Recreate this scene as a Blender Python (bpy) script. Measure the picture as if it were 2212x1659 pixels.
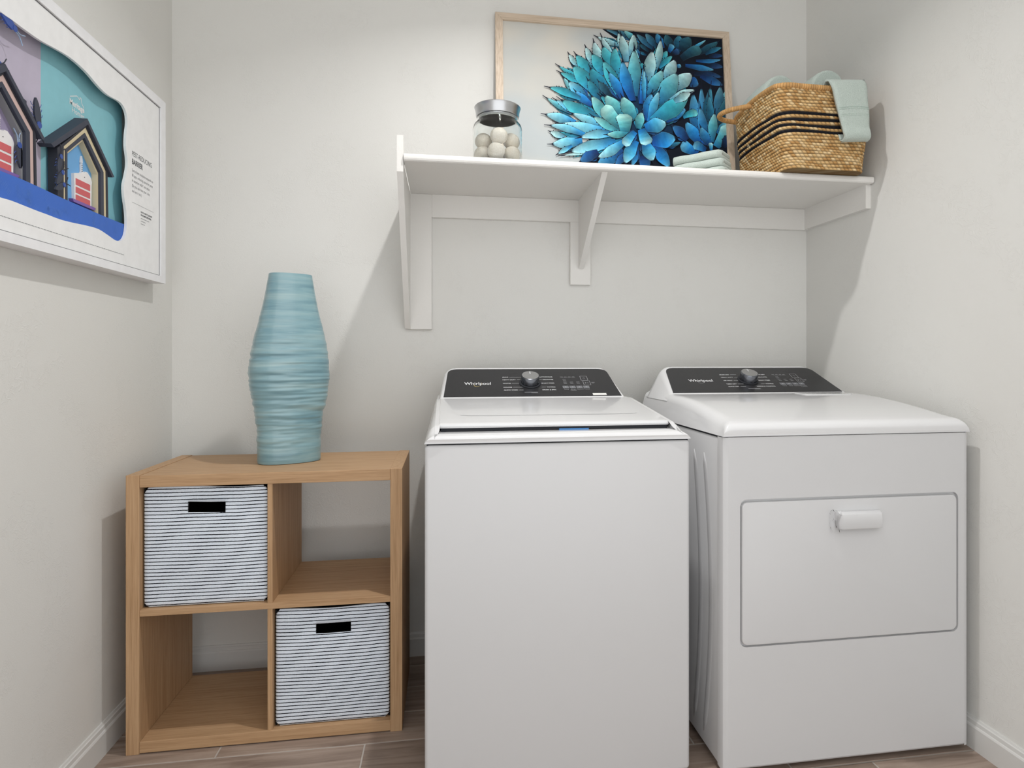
import bpy, bmesh, math, random
from mathutils import Vector, Matrix, noise
random.seed(7)
scene = bpy.context.scene
for o in list(bpy.data.objects): bpy.data.objects.remove(o)
COL = scene.collection
PI = math.pi

# ---------------------------------------------------------------- camera
cam_data = bpy.data.cameras.new('camera'); cam = bpy.data.objects.new('camera', cam_data); COL.objects.link(cam)
cam.location = (0.9342, -2.4364, 1.0869); cam.rotation_euler = (PI/2, 0, -0.1643)
cam_data.sensor_width = 36; cam_data.sensor_fit = 'HORIZONTAL'; cam_data.lens = 36*1408/2212
cam_data.shift_x = (1106-1197.5)/2212; cam_data.shift_y = (772.9-829.5)/2212; cam_data.clip_start = 0.02
scene.camera = cam

# ---------------------------------------------------------------- light
world = bpy.data.worlds.new('world'); scene.world = world; world.use_nodes = True
bg = world.node_tree.nodes['Background']; bg.inputs[0].default_value = (0.985, 0.995, 1.0, 1); bg.inputs[1].default_value = 1.78
ld = bpy.data.lights.new('ceiling_lamp_light', 'AREA'); ld.shape = 'DISK'; ld.size = 0.07; ld.energy = 12.5; ld.spread = math.radians(132); ld.color = (1.0, 0.99, 0.98)
lo = bpy.data.objects.new('ceiling_lamp_light', ld); COL.objects.link(lo); lo.location = (1.22, -0.88, 2.735)
scene.view_settings.view_transform = 'Standard'; scene.view_settings.look = 'None'
scene.view_settings.gamma = 1.0; scene.view_settings.use_curve_mapping = False
scene.view_settings.exposure = 0.0

# ---------------------------------------------------------------- helpers
def lin(c):
    c = c/255.0
    return c/12.92 if c <= 0.04045 else ((c+0.055)/1.055)**2.4
def rgb(r, g, b): return (lin(r), lin(g), lin(b), 1)

class NT:
    def __init__(self, m): self.t = m.node_tree; self.b = self.t.nodes['Principled BSDF']
    def n(self, kind, **kw):
        x = self.t.nodes.new(kind)
        for k, v in kw.items(): setattr(x, k, v)
        return x
    def l(self, a, b): self.t.links.new(a, b)
    def math(self, op, a, b=None, clamp=False):
        x = self.n('ShaderNodeMath', operation=op, use_clamp=clamp)
        for i, v in enumerate((a, b)):
            if v is None: continue
            if isinstance(v, (int, float)): x.inputs[i].default_value = v
            else: self.l(v, x.inputs[i])
        return x.outputs[0]
    def coord(self, scale=(1, 1, 1)):
        tc = self.n('ShaderNodeTexCoord'); mp = self.n('ShaderNodeMapping'); mp.inputs['Scale'].default_value = scale
        self.l(tc.outputs['Object'], mp.inputs['Vector']); return mp.outputs['Vector']
    def noise(self, vec, scale, detail=3, rough=0.5, dist=0.0):
        x = self.n('ShaderNodeTexNoise'); x.inputs['Scale'].default_value = scale; x.inputs['Detail'].default_value = detail
        x.inputs['Roughness'].default_value = rough; x.inputs['Distortion'].default_value = dist
        self.l(vec, x.inputs['Vector']); return x.outputs['Fac']
    def ramp(self, fac, stops):
        x = self.n('ShaderNodeValToRGB'); e = x.color_ramp.elements
        while len(e) < len(stops): e.new(0.5)
        for el, (p, c) in zip(e, stops): el.position = p; el.color = c
        self.l(fac, x.inputs[0]); return x.outputs[0]
    def bump(self, h, strength, dist=0.002):
        x = self.n('ShaderNodeBump'); x.inputs['Strength'].default_value = strength; x.inputs['Distance'].default_value = dist
        self.l(h, x.inputs['Height']); self.l(x.outputs[0], self.b.inputs['Normal'])

def mat(name, col, rough=0.5, metal=0.0, spec=0.5, coat=0.0, trans=0.0, ior=1.45, emit=None):
    m = bpy.data.materials.new(name); m.use_nodes = True; n = NT(m); b = n.b
    b.inputs['Base Color'].default_value = col; b.inputs['Roughness'].default_value = rough; b.inputs['Metallic'].default_value = metal
    b.inputs['Specular IOR Level'].default_value = spec; b.inputs['Coat Weight'].default_value = coat
    b.inputs['Coat Roughness'].default_value = 0.05
    b.inputs['Transmission Weight'].default_value = trans; b.inputs['IOR'].default_value = ior
    if emit: b.inputs['Emission Color'].default_value = emit[0]; b.inputs['Emission Strength'].default_value = emit[1]
    return m, n

def plain(name, col, **k):
    """flat colour with a very slight procedural mottling"""
    m, n = mat(name, col, **k)
    f = n.noise(n.coord(), 35, 2)
    a = tuple(c*0.97 for c in col[:3])+(1,); b = tuple(min(1, c*1.02) for c in col[:3])+(1,)
    n.l(n.ramp(f, [(0.3, a), (0.7, b)]), n.b.inputs['Base Color'])
    return m

M = {}
def build_materials():
    # painted plaster with hand-trowelled texture
    m, n = mat('wall_paint', rgb(222, 221, 217), rough=0.75, spec=0.25); v = n.coord()
    f1 = n.noise(v, 9, 4, 0.55, 0.6); f2 = n.noise(v, 300, 2); f3 = n.noise(v, 26, 3, 0.6, 1.6)
    e = n.math('SUBTRACT', 1.0, n.math('MULTIPLY', n.math('ABSOLUTE', n.math('SUBTRACT', f3, 0.52)), 26.0, True), True)
    msk = n.math('GREATER_THAN', n.noise(v, 5, 2), 0.53)
    h = n.math('ADD', n.math('ADD', n.math('MULTIPLY', f1, 0.55), n.math('MULTIPLY', f2, 0.16)), n.math('MULTIPLY', n.math('MULTIPLY', e, msk), 0.17))
    n.bump(h, 0.5, 0.0034); M['wall'] = m
    M['ceiling'] = plain('ceiling_paint', rgb(228, 226, 222), rough=0.8)
    m, n = mat('trim_paint', rgb(214, 213, 210), rough=0.45); n.bump(n.noise(n.coord(), 60, 3), 0.08, 0.001); M['trim'] = m
    m, n = mat('shelf_paint', rgb(228, 226, 222), rough=0.5); n.bump(n.noise(n.coord(), 130, 3), 0.35, 0.0015); M['shelf'] = m
    # floor plank tile
    m, n = mat('wood_look_tile', rgb(120, 103, 92), rough=0.5, spec=0.35); tc = n.n('ShaderNodeTexCoord'); oi = n.n('ShaderNodeObjectInfo')
    add = n.n('ShaderNodeVectorMath', operation='ADD'); sc = n.n('ShaderNodeVectorMath', operation='SCALE'); sc.inputs['Scale'].default_value = 9.0
    cmb = n.n('ShaderNodeCombineXYZ')
    for i in range(3): n.l(oi.outputs['Random'], cmb.inputs[i])
    n.l(cmb.outputs[0], sc.inputs[0]); n.l(tc.outputs['Object'], add.inputs[0]); n.l(sc.outputs[0], add.inputs[1])
    mp = n.n('ShaderNodeMapping'); mp.inputs['Scale'].default_value = (1.6, 16, 1); n.l(add.outputs[0], mp.inputs[0])
    f = n.noise(mp.outputs[0], 2.2, 6, 0.6, 0.7)
    c = n.ramp(f, [(0.30, rgb(122, 105, 94)), (0.52, rgb(152, 135, 123)), (0.75, rgb(170, 154, 142))])
    mix = n.n('ShaderNodeMix', data_type='RGBA', blend_type='MULTIPLY'); mix.inputs[0].default_value = 1
    n.l(c, mix.inputs[6]); n.l(n.ramp(oi.outputs['Random'], [(0, (0.82, 0.80, 0.78, 1)), (1, (1.08, 1.08, 1.08, 1))]), mix.inputs[7])
    n.l(mix.outputs[2], n.b.inputs['Base Color']); n.bump(f, 0.15, 0.002); M['plank'] = m
    M['grout'] = plain('grout', rgb(178, 170, 162), rough=0.9)
    # oak veneer, one per grain direction
    for ax, scl in (('x', (1.5, 60, 60)), ('y', (60, 1.5, 60)), ('z', (60, 60, 1.5))):
        m, n = mat('oak_'+ax, rgb(178, 142, 106), rough=0.5, spec=0.35); v = n.coord(scl)
        f = n.noise(v, 2.4, 5, 0.65, 0.3); g = n.noise(v, 9, 3, 0.6)
        s = n.math('ADD', n.math('MULTIPLY', f, 0.6), n.math('MULTIPLY', g, 0.4))
        n.l(n.ramp(s, [(0.33, rgb(158, 123, 88)), (0.5, rgb(182, 147, 111)), (0.66, rgb(194, 160, 124))]), n.b.inputs['Base Color'])
        n.bump(g, 0.12, 0.0006); M['oak_'+ax] = m
    for ax, scl in (('x', (2, 110, 110)), ('z', (110, 110, 2))):
        m, n = mat('pale_wood_'+ax, rgb(205, 186, 166), rough=0.5); v = n.coord(scl)
        n.l(n.ramp(n.noise(v, 3, 4, 0.6, 0.2), [(0.3, rgb(180, 160, 138)), (0.5, rgb(203, 184, 163)), (0.7, rgb(216, 199, 180))]), n.b.inputs['Base Color']); M['pale_'+ax] = m
    m, n = mat('appliance_enamel', rgb(218, 218, 219), rough=0.16, coat=0.4); n.bump(n.noise(n.coord(), 400, 2), 0.02, 0.0004); M['enamel'] = m
    m, n = mat('appliance_sheet', rgb(205, 205, 206), rough=0.38, coat=0.0); n.bump(n.noise(n.coord(), 420, 2), 0.03, 0.0004); M['sheet'] = m
    M['plastic_white'] = plain('white_plastic', rgb(212, 212, 213), rough=0.35)
    m, n = mat('panel_black', rgb(46, 46, 48), rough=0.3, spec=0.35)
    n.l(n.ramp(n.noise(n.coord(), 900, 1), [(0.35, rgb(36, 36, 38)), (0.7, rgb(50, 50, 52))]), n.b.inputs['Base Color']); M['panel'] = m
    M['ink_white'] = plain('white_ink', rgb(225, 226, 228), rough=0.6); M['ink_grey'] = plain('grey_ink', rgb(150, 151, 154), rough=0.6)
    M['button'] = plain('grey_button', rgb(112, 114, 118), rough=0.5); M['gold'] = plain('gold_ink', rgb(196, 176, 110), rough=0.4)
    M['dark_gap'] = plain('gap_shade_dial_dark', rgb(28, 30, 36), rough=0.7); M['blue_tape'] = plain('blue_tape', rgb(70, 130, 190), rough=0.5)  # dark_gap: near-black, painted shade in the machine seams; also the dial base
    M['sticker'] = plain('paper_sticker', rgb(226, 226, 222), rough=0.7)
    m, n = mat('brushed_steel', rgb(190, 191, 193), rough=0.3, metal=1.0); M['steel'] = m
    n.bump(n.noise(n.coord((1, 1, 1)), 500, 2), 0.05, 0.0004)
    M['chrome'] = mat('chrome', rgb(128, 131, 138), rough=0.22, metal=1.0)[0]
    M['film'] = mat('clear_film', (1, 1, 1, 1), rough=0.12, trans=1.0, ior=1.05)[0]
    # vase glaze
    m, n = mat('vase_glaze', rgb(140, 176, 184), rough=0.3, coat=0.5); v = n.coord((3, 3, 40))
    f = n.noise(v, 1.3, 4, 0.6, 0.3)
    n.l(n.ramp(f, [(0.3, rgb(104, 141, 152)), (0.5, rgb(128, 162, 170)), (0.72, rgb(152, 179, 181))]), n.b.inputs['Base Color'])
    n.bump(n.noise(n.coord((2, 2, 120)), 1.6, 3), 0.2, 0.002); M['vase'] = m
    # striped bin canvas
    m, n = mat('striped_canvas', rgb(205, 214, 226), rough=0.9, spec=0.2); tc = n.n('ShaderNodeTexCoord'); sp = n.n('ShaderNodeSeparateXYZ')
    n.l(tc.outputs['Object'], sp.inputs[0])
    wob = n.math('MULTIPLY', n.math('SUBTRACT', n.noise(n.coord((1, 1, 1)), 7, 2), 0.5), 0.006)
    wob2 = n.math('MULTIPLY', n.math('SUBTRACT', n.noise(n.coord((1, 1, 1)), 170, 2), 0.5), 0.0011)
    zz = n.math('ADD', n.math('ADD', sp.outputs[2], wob), wob2)
    fr = n.math('FRACT', n.math('DIVIDE', n.math('ADD', zz, 1.0), 0.01005))
    st = n.math('LESS_THAN', fr, 0.245)
    cloth = n.ramp(n.noise(n.coord(), 500, 2), [(0.3, rgb(212, 222, 234)), (0.7, rgb(230, 237, 246))])
    mix = n.n('ShaderNodeMix', data_type='RGBA'); n.l(st, mix.inputs[0]); n.l(cloth, mix.inputs[6]); mix.inputs[7].default_value = rgb(18, 20, 30)
    n.l(mix.outputs[2], n.b.inputs['Base Color']); n.bump(n.noise(n.coord(), 700, 2), 0.25, 0.0006); M['canvas'] = m
    M['lining'] = plain('black_lining', rgb(14, 13, 16), rough=0.95); M['stitch'] = plain('pale_thread', rgb(196, 206, 218), rough=0.9)
    # towels
    m, n = mat('terry_cloth', rgb(186, 202, 193), rough=0.95, spec=0.15); v = n.coord(); f = n.noise(v, 520, 3, 0.6)
    n.b.inputs['Sheen Weight'].default_value = 0.3
    n.l(n.ramp(f, [(0.3, rgb(170, 184, 176)), (0.6, rgb(196, 207, 200)), (0.8, rgb(208, 218, 212))]), n.b.inputs['Base Color'])
    n.bump(f, 0.8, 0.0025); M['terry'] = m
    M['towel_band'] = plain('woven_band', rgb(180, 198, 190), rough=0.8)
    # attribute-coloured woven grass
    m, n = mat('seagrass', rgb(190, 150, 95), rough=0.7, spec=0.25); at = n.n('ShaderNodeAttribute', attribute_name='Col')
    n.l(at.outputs['Color'], n.b.inputs['Base Color']); n.bump(n.noise(n.coord(), 600, 2), 0.3, 0.0008); M['seagrass'] = m
    m, n = mat('agave_print', rgb(60, 150, 170), rough=0.6, spec=0.2); at = n.n('ShaderNodeAttribute', attribute_name='Col')
    mp = n.n('ShaderNodeMix', data_type='RGBA', blend_type='MULTIPLY'); mp.inputs[0].default_value = 1; n.l(at.outputs['Color'], mp.inputs[6])
    n.l(n.ramp(n.noise(n.coord(), 55, 4, 0.6, 1.0), [(0.25, (0.80, 0.84, 0.9, 1)), (0.7, (1.12, 1.08, 1.04, 1))]), mp.inputs[7])
    n.l(mp.outputs[2], n.b.inputs['Base Color']); M['print'] = m
    m, n = mat('print_ground', rgb(210, 210, 204), rough=0.6, spec=0.2)
    n.l(n.ramp(n.noise(n.coord(), 3.2, 2), [(0.35, rgb(182, 188, 189)), (0.6, rgb(202, 198, 189))]), n.b.inputs['Base Color']); M['print_ground'] = m
    m, n = mat('wool', rgb(226, 217, 202), rough=0.95, spec=0.1); f = n.noise(n.coord(), 300, 3)
    n.l(n.ramp(f, [(0.3, rgb(226, 216, 200)), (0.7, rgb(242, 235, 224))]), n.b.inputs['Base Color']); n.bump(f, 0.4, 0.0015); M['wool'] = m
    M['glass'] = mat('jar_glass', (0.97, 0.99, 0.985, 1), rough=0.0, trans=1.0, ior=1.45)[0]
    M['gasket'] = plain('clear_gasket', rgb(196, 198, 196), rough=0.4)
    # poster
    for k, c in (('white_frame', (236, 236, 238)), ('mat_board', (238, 238, 238)), ('teal', (136, 194, 205)), ('purple', (188, 180, 198)), ('cobalt', (58, 106, 196)), ('cobalt_light', (84, 128, 205)),
                 ('navy', (58, 62, 76)), ('navy_dark', (44, 46, 56)), ('cream', (214, 200, 166)), ('pink', (204, 178, 172)), ('sky_blue', (112, 170, 220)), ('dusk', (150, 140, 170)),
                 ('icing', (232, 230, 230)), ('cake_red', (206, 100, 104)), ('plate_purple', (130, 98, 168)), ('beetle_blue', (58, 84, 156)), ('beetle_pale', (150, 172, 200)), ('text_grey', (84, 86, 90)), ('text_pale', (140, 141, 144)), ('frame_line', (120, 121, 124))):
        M[k] = plain(k, rgb(*c), rough=0.6)
    M['lamp_lens'] = mat('lamp_lens', (1, 1, 1, 1), emit=((1, 0.955, 0.9, 1), 4.0))[0]
build_materials()

ROOT = {}
def tag(o, label=None, cat=None, group=None, kind=None):
    for k, v in (('label', label), ('category', cat), ('group', group), ('kind', kind)):
        if v: o[k] = v
    return o
def thing(name, loc, label, cat, group=None, kind=None):
    o = bpy.data.objects.new(name, None); COL.objects.link(o); o.location = loc; o.empty_display_size = 0.05
    ROOT[o] = Vector(loc); return tag(o, label, cat, group, kind)
def obj(name, verts, faces, m, parent=None, smooth=False, loc=None, angle=None):
    """verts in world space; they are stored relative to the root of the thing"""
    base = ROOT[parent] if parent else Vector(loc or (0, 0, 0))
    me = bpy.data.meshes.new(name)
    me.from_pydata([tuple(Vector(v)-base) for v in verts], [], faces); me.validate(); me.update()
    me.materials.append(M[m] if isinstance(m, str) else m)
    if smooth:
        for p in me.polygons: p.use_smooth = True
    o = bpy.data.objects.new(name, me); COL.objects.link(o)
    if parent: o.parent = parent
    else: o.location = base
    ROOT[o] = base
    if smooth and angle:
        bm = bmesh.new(); bm.from_mesh(me)
        for e in bm.edges:
            if len(e.link_faces) == 2 and e.calc_face_angle(0) > math.radians(angle): e.smooth = False
        bm.to_mesh(me); bm.free()
    return o

def merge(*parts):
    V, F = [], []
    for v, f in parts:
        k = len(V); V += list(v); F += [tuple(i+k for i in q) for q in f]
    return V, F
def box(x0, x1, y0, y1, z0, z1):
    V = [(x, y, z) for z in (z0, z1) for y in (y0, y1) for x in (x0, x1)]
    return V, [(0, 2, 3, 1), (4, 5, 7, 6), (0, 1, 5, 4), (2, 6, 7, 3), (0, 4, 6, 2), (1, 3, 7, 5)]
def bevbox(x0, x1, y0, y1, z0, z1, r=0.003, seg=2, fn=None):
    bm = bmesh.new(); bmesh.ops.create_cube(bm, size=1)
    for v in bm.verts: v.co = ((x0+x1)/2+v.co.x*(x1-x0), (y0+y1)/2+v.co.y*(y1-y0), (z0+z1)/2+v.co.z*(z1-z0))
    ed = [e for e in bm.edges if fn is None or fn(e)]
    bmesh.ops.bevel(bm, geom=ed, offset=r, segments=seg, affect='EDGES', profile=0.5)
    bm.verts.index_update(); V = [tuple(v.co) for v in bm.verts]; F = [tuple(v.index for v in f.verts) for f in bm.faces]; bm.free()
    return V, F
def prism(poly, axis, a, b):
    """polygon of 2-D points swept along an axis: x->(y,z) y->(x,z) z->(x,y)"""
    def P(q, t): return {'x': (t, q[0], q[1]), 'y': (q[0], t, q[1]), 'z': (q[0], q[1], t)}[axis]
    n = len(poly); V = [P(q, a) for q in poly]+[P(q, b) for q in poly]
    F = [tuple(range(n-1, -1, -1)), tuple(range(n, 2*n))]+[(i, (i+1) % n, n+(i+1) % n, n+i) for i in range(n)]
    return V, F
def loft(rings, cap=True, closed=True):
    n = len(rings[0]); V = [p for r in rings for p in r]; F = []
    for k in range(len(rings)-1):
        for i in range(n if closed else n-1):
            j = (i+1) % n; F.append((k*n+i, k*n+j, (k+1)*n+j, (k+1)*n+i))
    if cap: F += [tuple(range(n-1, -1, -1)), tuple(range((len(rings)-1)*n, len(rings)*n))]
    return V, F
def lathe(profile, c, seg=48, axis=None):
    """profile of (r, h) round a vertical axis through c, or round the given axis"""
    z = Vector(axis).normalized() if axis else Vector((0, 0, 1))
    x = z.orthogonal().normalized(); y = z.cross(x); c = Vector(c)
    R = [[tuple(c+z*h+(x*math.cos(2*PI*i/seg)+y*math.sin(2*PI*i/seg))*r) for i in range(seg)] for r, h in profile]
    return loft(R)
def tube(path, r, seg=8, closed=False, wrap=0.0, wn=0):
    P = [Vector(p) for p in path]; n = len(P); rings = []; up = Vector((0, 0, 1))
    for i in range(n):
        a = P[i-1] if (i > 0 or closed) else P[i]; b = P[(i+1) % n] if (i < n-1 or closed) else P[i]
        t = (b-a).normalized()
        s = t.cross(up)
        if s.length < 1e-4: s = t.cross(Vector((1, 0, 0)))
        s.normalize(); u = s.cross(t)
        rr = r*(1+wrap*abs(math.sin(i*PI/wn))) if wn else r
        rings.append([tuple(P[i]+(s*math.cos(2*PI*k/seg)+u*math.sin(2*PI*k/seg))*rr) for k in range(seg)])
    if closed: rings.append(rings[0]); return loft(rings, cap=False)
    return loft(rings)
def spline(pts, n):
    P = [Vector(p) for p in pts]; out = []
    for i in range(len(P)-1):
        p0 = P[max(i-1, 0)]; p1 = P[i]; p2 = P[i+1]; p3 = P[min(i+2, len(P)-1)]
        for k in range(n):
            t = k/n
            out.append(0.5*((2*p1)+(p2-p0)*t+(2*p0-5*p1+4*p2-p3)*t*t+(3*p1-p0-3*p2+p3)*t**3))
    out.append(P[-1]); return out
def rrect(x0, x1, y0, y1, r, n=6):
    if isinstance(r, (int, float)): r = (r,)*4
    out = []
    for (cx, cy, a0, q) in ((x1-r[0], y1-r[0], 0, r[0]), (x0+r[1], y1-r[1], PI/2, r[1]), (x0+r[2], y0+r[2], PI, r[2]), (x1-r[3], y0+r[3], 1.5*PI, r[3])):
        for k in range(n+1):
            a = a0+PI/2*k/n; out.append((cx+q*math.cos(a), cy+q*math.sin(a)))
    return out
def holed(outer, inner):
    """triangulated flat region between two loops -> 2-D verts, faces"""
    bm = bmesh.new(); E = []
    for L in (outer, inner):
        vs = [bm.verts.new((p[0], p[1], 0)) for p in L]
        E += [bm.edges.new((vs[i], vs[(i+1) % len(vs)])) for i in range(len(vs))]
    bmesh.ops.triangle_fill(bm, use_beauty=True, use_dissolve=False, edges=E, normal=(0, 0, 1))
    bm.verts.index_update(); V = [(v.co.x, v.co.y) for v in bm.verts]; F = [tuple(v.index for v in f.verts) for f in bm.faces]; bm.free()
    return V, F
def holed_plate(outer, inner, axis, a, b):
    def P(q, t): return {'x': (t, q[0], q[1]), 'y': (q[0], t, q[1]), 'z': (q[0], q[1], t)}[axis]
    V2, F2 = holed(outer, inner)
    A = ([P(q, a) for q in V2], [tuple(reversed(f)) for f in F2]); B = ([P(q, b) for q in V2], F2)
    parts = [A, B]
    for L in (outer, inner):
        n = len(L); parts.append(([P(q, a) for q in L]+[P(q, b) for q in L], [(i, (i+1) % n, n+(i+1) % n, n+i) for i in range(n)]))
    return merge(*parts)
def text(s, size, origin, U, V, align='LEFT', bold=0.0, width=1.0):
    """flat lettering laid on a plane: returns verts, faces"""
    c = bpy.data.curves.new('t', 'FONT'); c.body = s; c.size = size; c.align_x = align; c.offset = bold; c.resolution_u = 3
    o = bpy.data.objects.new('t', c); COL.objects.link(o)
    me = bpy.data.meshes.new_from_object(o); U = Vector(U).normalized(); V = Vector(V).normalized(); O = Vector(origin)
    vs = [tuple(O+U*(v.co.x*width)+V*v.co.y) for v in me.vertices]; fs = [tuple(p.vertices) for p in me.polygons]
    bpy.data.objects.remove(o); bpy.data.curves.remove(c); bpy.data.meshes.remove(me)
    return vs, fs
def quad(o, U, V, u0, u1, v0, v1):
    o, U, V = Vector(o), Vector(U), Vector(V)
    return [tuple(o+U*u+V*v) for u, v in ((u0, v0), (u1, v0), (u1, v1), (u0, v1))], [(0, 1, 2, 3)]

# ================================================================ the room
CZ = 2.80; YF = -2.55
def xr(y): return 2.372-0.02*y
tag(obj('wall_back', *box(-0.12, 2.6, 0, 0.12, -0.03, CZ+0.1), 'wall'), 'pale greige textured plaster back wall behind the shelf and machines', 'wall', kind='structure')
tag(obj('wall_left', *box(-0.12, 0, YF, 0, -0.03, CZ+0.1), 'wall'), 'pale greige textured plaster wall with the white shadow-box poster', 'wall', kind='structure')
tag(obj('wall_right', *prism([(xr(0), 0), (2.6, 0), (2.6, YF), (xr(YF), YF)], 'z', -0.03, CZ+0.1), 'wall'), 'pale greige textured plaster wall beside the dryer', 'wall', kind='structure')
tag(obj('ceiling', *box(-0.12, 2.6, YF, 0, CZ, CZ+0.1), 'ceiling'), 'flat white painted ceiling above the laundry room', 'ceiling', kind='structure')
fl = thing('floor', (0, 0, 0), 'brown wood-look plank tile floor with pale grout', 'floor', kind='structure')
obj('grout_bed', *box(0.0, 2.45, -3.3, 0, -0.03, -0.0012), 'grout', fl)
PW, PL, GR = 0.1524, 0.9144, 0.0022
joint = {0: 0.313, -1: 0.708, -3: 2.066}
plank_mesh = None
for k in range(-19, 4):
    y1 = -0.539+(k+1)*PW; y0 = y1-PW
    if y0 > -0.003: continue
    y1 = min(y1, 0.0)
    j = joint.get(k, 0.313+0.305*(k*2 % 3)+0.07*(k % 2)); j -= math.ceil(j/PL)*PL
    x = j
    while x < 2.42:
        a, b = max(x, 0.0), min(x+PL, 2.44)
        if b-a > 0.02:
            o = obj('plank', *bevbox(a+GR, b-GR, y0+GR, y1-(GR if y1 < -0.001 else 0), -0.004, 0.0, 0.0012, 1), 'plank', fl)
        x += PL
# baseboards with a stepped cap
prof = [(0, 0), (0.0135, 0), (0.0135, 0.062), (0.0115, 0.066), (0.0095, 0.068), (0.0085, 0.078), (0.006, 0.080), (0.004, 0.085), (0, 0.085)]
tag(obj('baseboard_left', *prism(prof, 'y', YF, 0), 'trim', angle=20), 'white stepped baseboard along the wall below the poster', 'baseboard', kind='structure')
V, F = prism([(-0.0-d, h) for d, h in prof], 'x', 0.0135, 2.36)
tag(obj('baseboard_back', V, F, 'trim'), 'white stepped baseboard seen through the open cubbies', 'baseboard', kind='structure')
n = len(prof); V = [(xr(0)-d, 0, h) for d, h in prof]+[(xr(YF)-d, YF, h) for d, h in prof]
tag(obj('baseboard_right', V, [tuple(range(n)), tuple(range(2*n-1, n-1, -1))]+[(i, n+i, n+(i+1) % n, (i+1) % n) for i in range(n)], 'trim'), 'white stepped baseboard along the wall beside the dryer', 'baseboard', kind='structure')
cl = thing('ceiling_light', (1.22, -0.88, CZ), 'small round flush ceiling lamp over the machines', 'lamp')
obj('trim_ring', *lathe([(0.10, 0), (0.10, -0.03), (0.085, -0.042), (0.075, -0.045), (0.075, 0)], (1.22, -0.88, CZ), 40), 'plastic_white', cl, True, angle=35)
obj('lens', *lathe([(0.001, -0.040), (0.074, -0.040), (0.074, -0.044), (0.001, -0.048)], (1.22, -0.88, CZ), 40), 'lamp_lens', cl, True, angle=35)

# ================================================================ wall shelf
SZ = 1.684; ST = 1.706; SF = -0.42
sh = thing('wall_shelf', (1.58, 0, SZ), 'long white painted wall shelf on cleats with two tapered brackets', 'shelf')
pr = [(0, SZ), (SF+0.006, SZ), (SF+0.0015, SZ+0.003), (SF, SZ+0.008), (SF, ST-0.008), (SF+0.0015, ST-0.003), (SF+0.006, ST), (0, ST)]
V, F = prism(pr, 'x', 0.807, xr(-0.2)-0.001)
obj('shelf_board', V, F, 'shelf', sh)
obj('back_cleat', *bevbox(0.882, xr(0)-0.001, -0.018, 0, 1.600, SZ, 0.0015, 1), 'shelf', sh)
obj('vertical_cleat', *bevbox(0.804, 0.882, -0.018, 0, 1.190, SZ, 0.0015, 1), 'shelf', sh)
obj('vertical_cleat', *bevbox(1.396, 1.475, -0.0185, 0, 1.363, 1.601, 0.0015, 1), 'shelf', sh)
V, F = box(xr(-0.2)-0.019, xr(-0.2), -0.395, -0.018, 1.602, SZ); V = [(x+(xr(y)-xr(-0.2)), y, z) for x, y, z in V]
obj('side_cleat', V, F, 'shelf', sh)
obj('bracket', *prism([(0, 1.192), (-0.022, 1.192), (-0.411, 1.652), (-0.411, 1.762), (-0.398, 1.762), (-0.355, ST+0.001), (-0.355, SZ-0.001), (0, SZ-0.001)], 'x', 0.7865, 0.8055), 'shelf', sh)
obj('bracket', *prism([(-0.018, 1.428), (-0.026, 1.424), (-0.034, 1.430), (-0.397, SZ), (-0.018, SZ)], 'x', 1.4275, 1.4465), 'shelf', sh)

# ================================================================ framed agave print
fr = thing('framed_print', (1.572, -0.09, ST), 'large blue agave plant print in a pale wood frame leaning on the shelf', 'picture')
FB = Vector((1.113, -0.09, ST)); FT = Vector((0, 0.07, 0.664)).normalized(); FX = Vector((1, 0, 0)); FN = FX.cross(FT)  # FN faces the viewer
FW, FH, FR, FD = 0.918, 0.666, 0.0275, 0.018
if FN.y > 0: FN = -FN
def fp(u, v, d): return tuple(FB+FX*u+FT*v+FN*d)      # d = in front of the frame face
def rail(pts, m):
    V = [fp(u, v, 0) for u, v in pts]+[fp(u, v, -FD) for u, v in pts]
    return obj('frame_rail', V, [(0, 1, 2, 3), (7, 6, 5, 4), (0, 4, 5, 1), (1, 5, 6, 2), (2, 6, 7, 3), (3, 7, 4, 0)], m, fr)
g = 0.0003
rail([(0, 0), (FW, 0), (FW-FR, FR-g), (FR, FR-g)], 'pale_x'); rail([(0, FH), (FR, FH-FR+g), (FW-FR, FH-FR+g), (FW, FH)], 'pale_x')
rail([(0, g), (FR-g, FR), (FR-g, FH-FR), (0, FH-g)], 'pale_z'); rail([(FW, g), (FW, FH-g), (FW-FR+g, FH-FR), (FW-FR+g, FR)], 'pale_z')
cv = obj('print_sheet', [fp(0.012, 0.012, -0.0085), fp(FW-0.012, 0.012, -0.0085), fp(FW-0.012, FH-0.012, -0.0085), fp(0.012, FH-0.012, -0.0085),
                         fp(0.012, 0.012, -0.014), fp(FW-0.012, 0.012, -0.014), fp(FW-0.012, FH-0.012, -0.014), fp(0.012, FH-0.012, -0.014)],
         [(0, 1, 2, 3), (7, 6, 5, 4), (0, 4, 5, 1), (1, 5, 6, 2), (2, 6, 7, 3), (3, 7, 4, 0)], 'print_ground', fr)
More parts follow.
